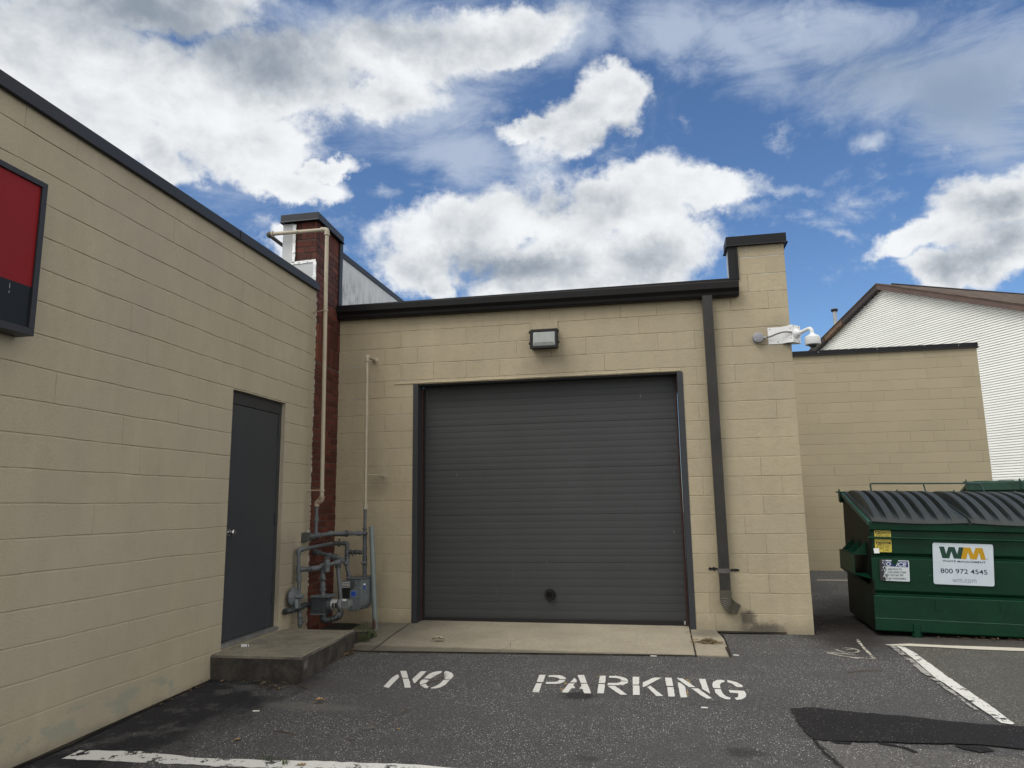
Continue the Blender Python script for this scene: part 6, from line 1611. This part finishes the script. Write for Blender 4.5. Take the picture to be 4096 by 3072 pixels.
mb = MB(); mb.box((-.035, -.012, 0), (.035, .012, .018)); o = mb.build('small_carton', M_WHT, None, bevel=.002); o.matrix_basis = Matrix.Translation((q.x, q.y, -.027)) @ Matrix.Rotation(.1, 4, 'Z'); tag(o, 'tiny white and black carton lying on the concrete step', 'litter')
mb = MB()
for s_ in (-1, 1): mb.box((s_ * .031 - .003, -.0125, -.0005), (s_ * .031 + .003, .0125, .0185))
mb.build('carton_band', M_BLK, o, world=False)
def litter(nm, label, spots, n, seed, mt=M_LITT, L=(.012, .05), zf=None, th=.02):
    rnd = random.Random(seed); mb = MB()
    for i in range(n):
        a, b, wdt = rnd.choice(spots); t = rnd.random(); x = a[0] + (b[0] - a[0]) * t + rnd.gauss(0, wdt); y = a[1] + (b[1] - a[1]) * t + rnd.gauss(0, wdt)
        z = (zf or g)(x, y) + .004 + rnd.random() ** 2 * th; an = rnd.uniform(0, 2 * PI); l = rnd.uniform(*L); w_ = l * rnd.uniform(.06, .5)
        d = Vector((math.cos(an), math.sin(an), rnd.uniform(-.25, .35))) * l / 2; s = Vector((-math.sin(an), math.cos(an), rnd.uniform(-.5, .5))) * w_ / 2; c = Vector((x, y, z + abs(d.z)))
        mb.add([c - d - s * .3, c + s, c + d + s * .2, c - s], [(0, 1, 2, 3)])
    o = mb.build(nm, mt, None); tag(o, label, 'litter', kind='stuff'); return o
litter('leaf_litter', 'dry leaf litter and twigs along the right side of the concrete step', [((.84, -2.40), (.84, -1.15), .03), ((.86, -1.6), (.84, -1.3), .03)], 190, 1)
litter('leaf_litter', 'crumbs and twigs along the front of the concrete step and wall foot', [((.15, -2.52), (.85, -2.53), .02), ((.13, -3.3), (.12, -2.5), .02), ((.55, -2.60), (.85, -2.68), .03)], 170, 2)
litter('leaf_litter', 'brown leaves gathered under the front of the green dumpster', [((6.35, -.03), (7.6, -.12), .03), ((6.5, .03), (7.4, -.0), .03)], 240, 3)
litter('leaf_litter', 'scattered debris on the dark asphalt beside the pier', [((5.4, .1), (5.75, .4), .14), ((5.35, .4), (5.6, 1.1), .1)], 130, 4, L=(.008, .035))
litter('leaf_litter', 'grit and straw in the joints right of the apron', [((4.03, -1.1), (4.035, -.05), .008), ((4.335, -1.13), (4.33, -.2), .015), ((1.0, -1.36), (4.0, -1.135), .01)], 240, 5, L=(.006, .03))
# nest like clump
rnd = random.Random(12); mb = MB()
for i in range(420):
    x = rnd.gauss(4.18, .055); y = rnd.gauss(-.60, .030); 
    h = .045 * math.exp(-((x - 4.18) / .08) ** 2 - ((y + .60) / .04) ** 2); z = apz(x, y) + .003 + rnd.random() * h
    an = rnd.gauss(0, .7); l = rnd.uniform(.01, .035); w_ = rnd.uniform(.001, .005)
    d = Vector((math.cos(an), math.sin(an), rnd.uniform(-.3, .3))) * l; s = Vector((-math.sin(an), math.cos(an), .3)) * w_
    mb.add([Vector((x, y, z)) - d, Vector((x, y, z)) + s, Vector((x, y, z)) + d, Vector((x, y, z)) - s], [(0, 1, 2, 3)])
o = mb.build('straw_clump', mat('straw', (.16, .125, .065), .9, var=.5, vs=60, island=.6), None); tag(o, 'clump of brown straw on the small concrete square by the downspout', 'debris', kind='stuff')
leaf('dry_leaf', 'orange curled leaf at the left end of the straw clump', Vector((4.055, -.565, apz(4.05, -.56) + .008)), .1, .06, M_LEAF, 1, .3)
def tuft(nm, label, spots, n, seed, h=(.03, .1)):
    rnd = random.Random(seed); mb = MB()
    for i in range(n):
        cx_, cy_, s_ = rnd.choice(spots); x = rnd.gauss(cx_, s_); y = rnd.gauss(cy_, s_); z = g(x, y) + .004; hh = rnd.uniform(*h); an = rnd.uniform(0, 2 * PI); ln = rnd.uniform(.2, .9) * hh; w_ = .0025
        p0 = Vector((x, y, z)); d = Vector((math.cos(an), math.sin(an), 0)); sd = Vector((-d.y, d.x, 0)) * w_
        p1 = p0 + d * ln * .35 + Vector((0, 0, hh * .65)); p2 = p0 + d * ln + Vector((0, 0, hh * .9))
        mb.add([p0 - sd, p0 + sd, p1 + sd, p1 - sd, p2], [(0, 1, 2, 3), (3, 2, 4)])
    o = mb.build(nm, M_WEED, None); tag(o, label, 'weeds', kind='stuff'); return o
tuft('weeds', 'weeds growing in the gap between the step and the apron', [(.80, -.95, .03), (.78, -.75, .04), (.70, -.55, .04), (.55, -.40, .05)], 150, 1)
tuft('weeds', 'tiny weed growing through the chipped front line', [(1.50, -4.06, .02), (1.62, -4.1, .012)], 34, 2, (.015, .04))
"""stray twigs"""
for i, (a, b, lb) in enumerate((((905, 1482), (950, 1470), 'thin dark twig near the word NO'), ((590, 1580), (640, 1590), 'dark curved twig above the front line'), ((1830, 1454), (1905, 1450), 'thin twig across the thick diagonal line'), ((620, 1475), (665, 1490), 'dark stick in front of the step corner'))):
    p = gq(*a, .004); q = gq(*b, .004); md = (p + q) / 2 + Vector((.0, .012, .004)); mb = MB(); mb.tube(fillet([p, md, q], .05, 3), .0028, 6); o = mb.build('twig', M_LITT, None, smooth=True); tag(o, lb, 'twig', 'twigs')
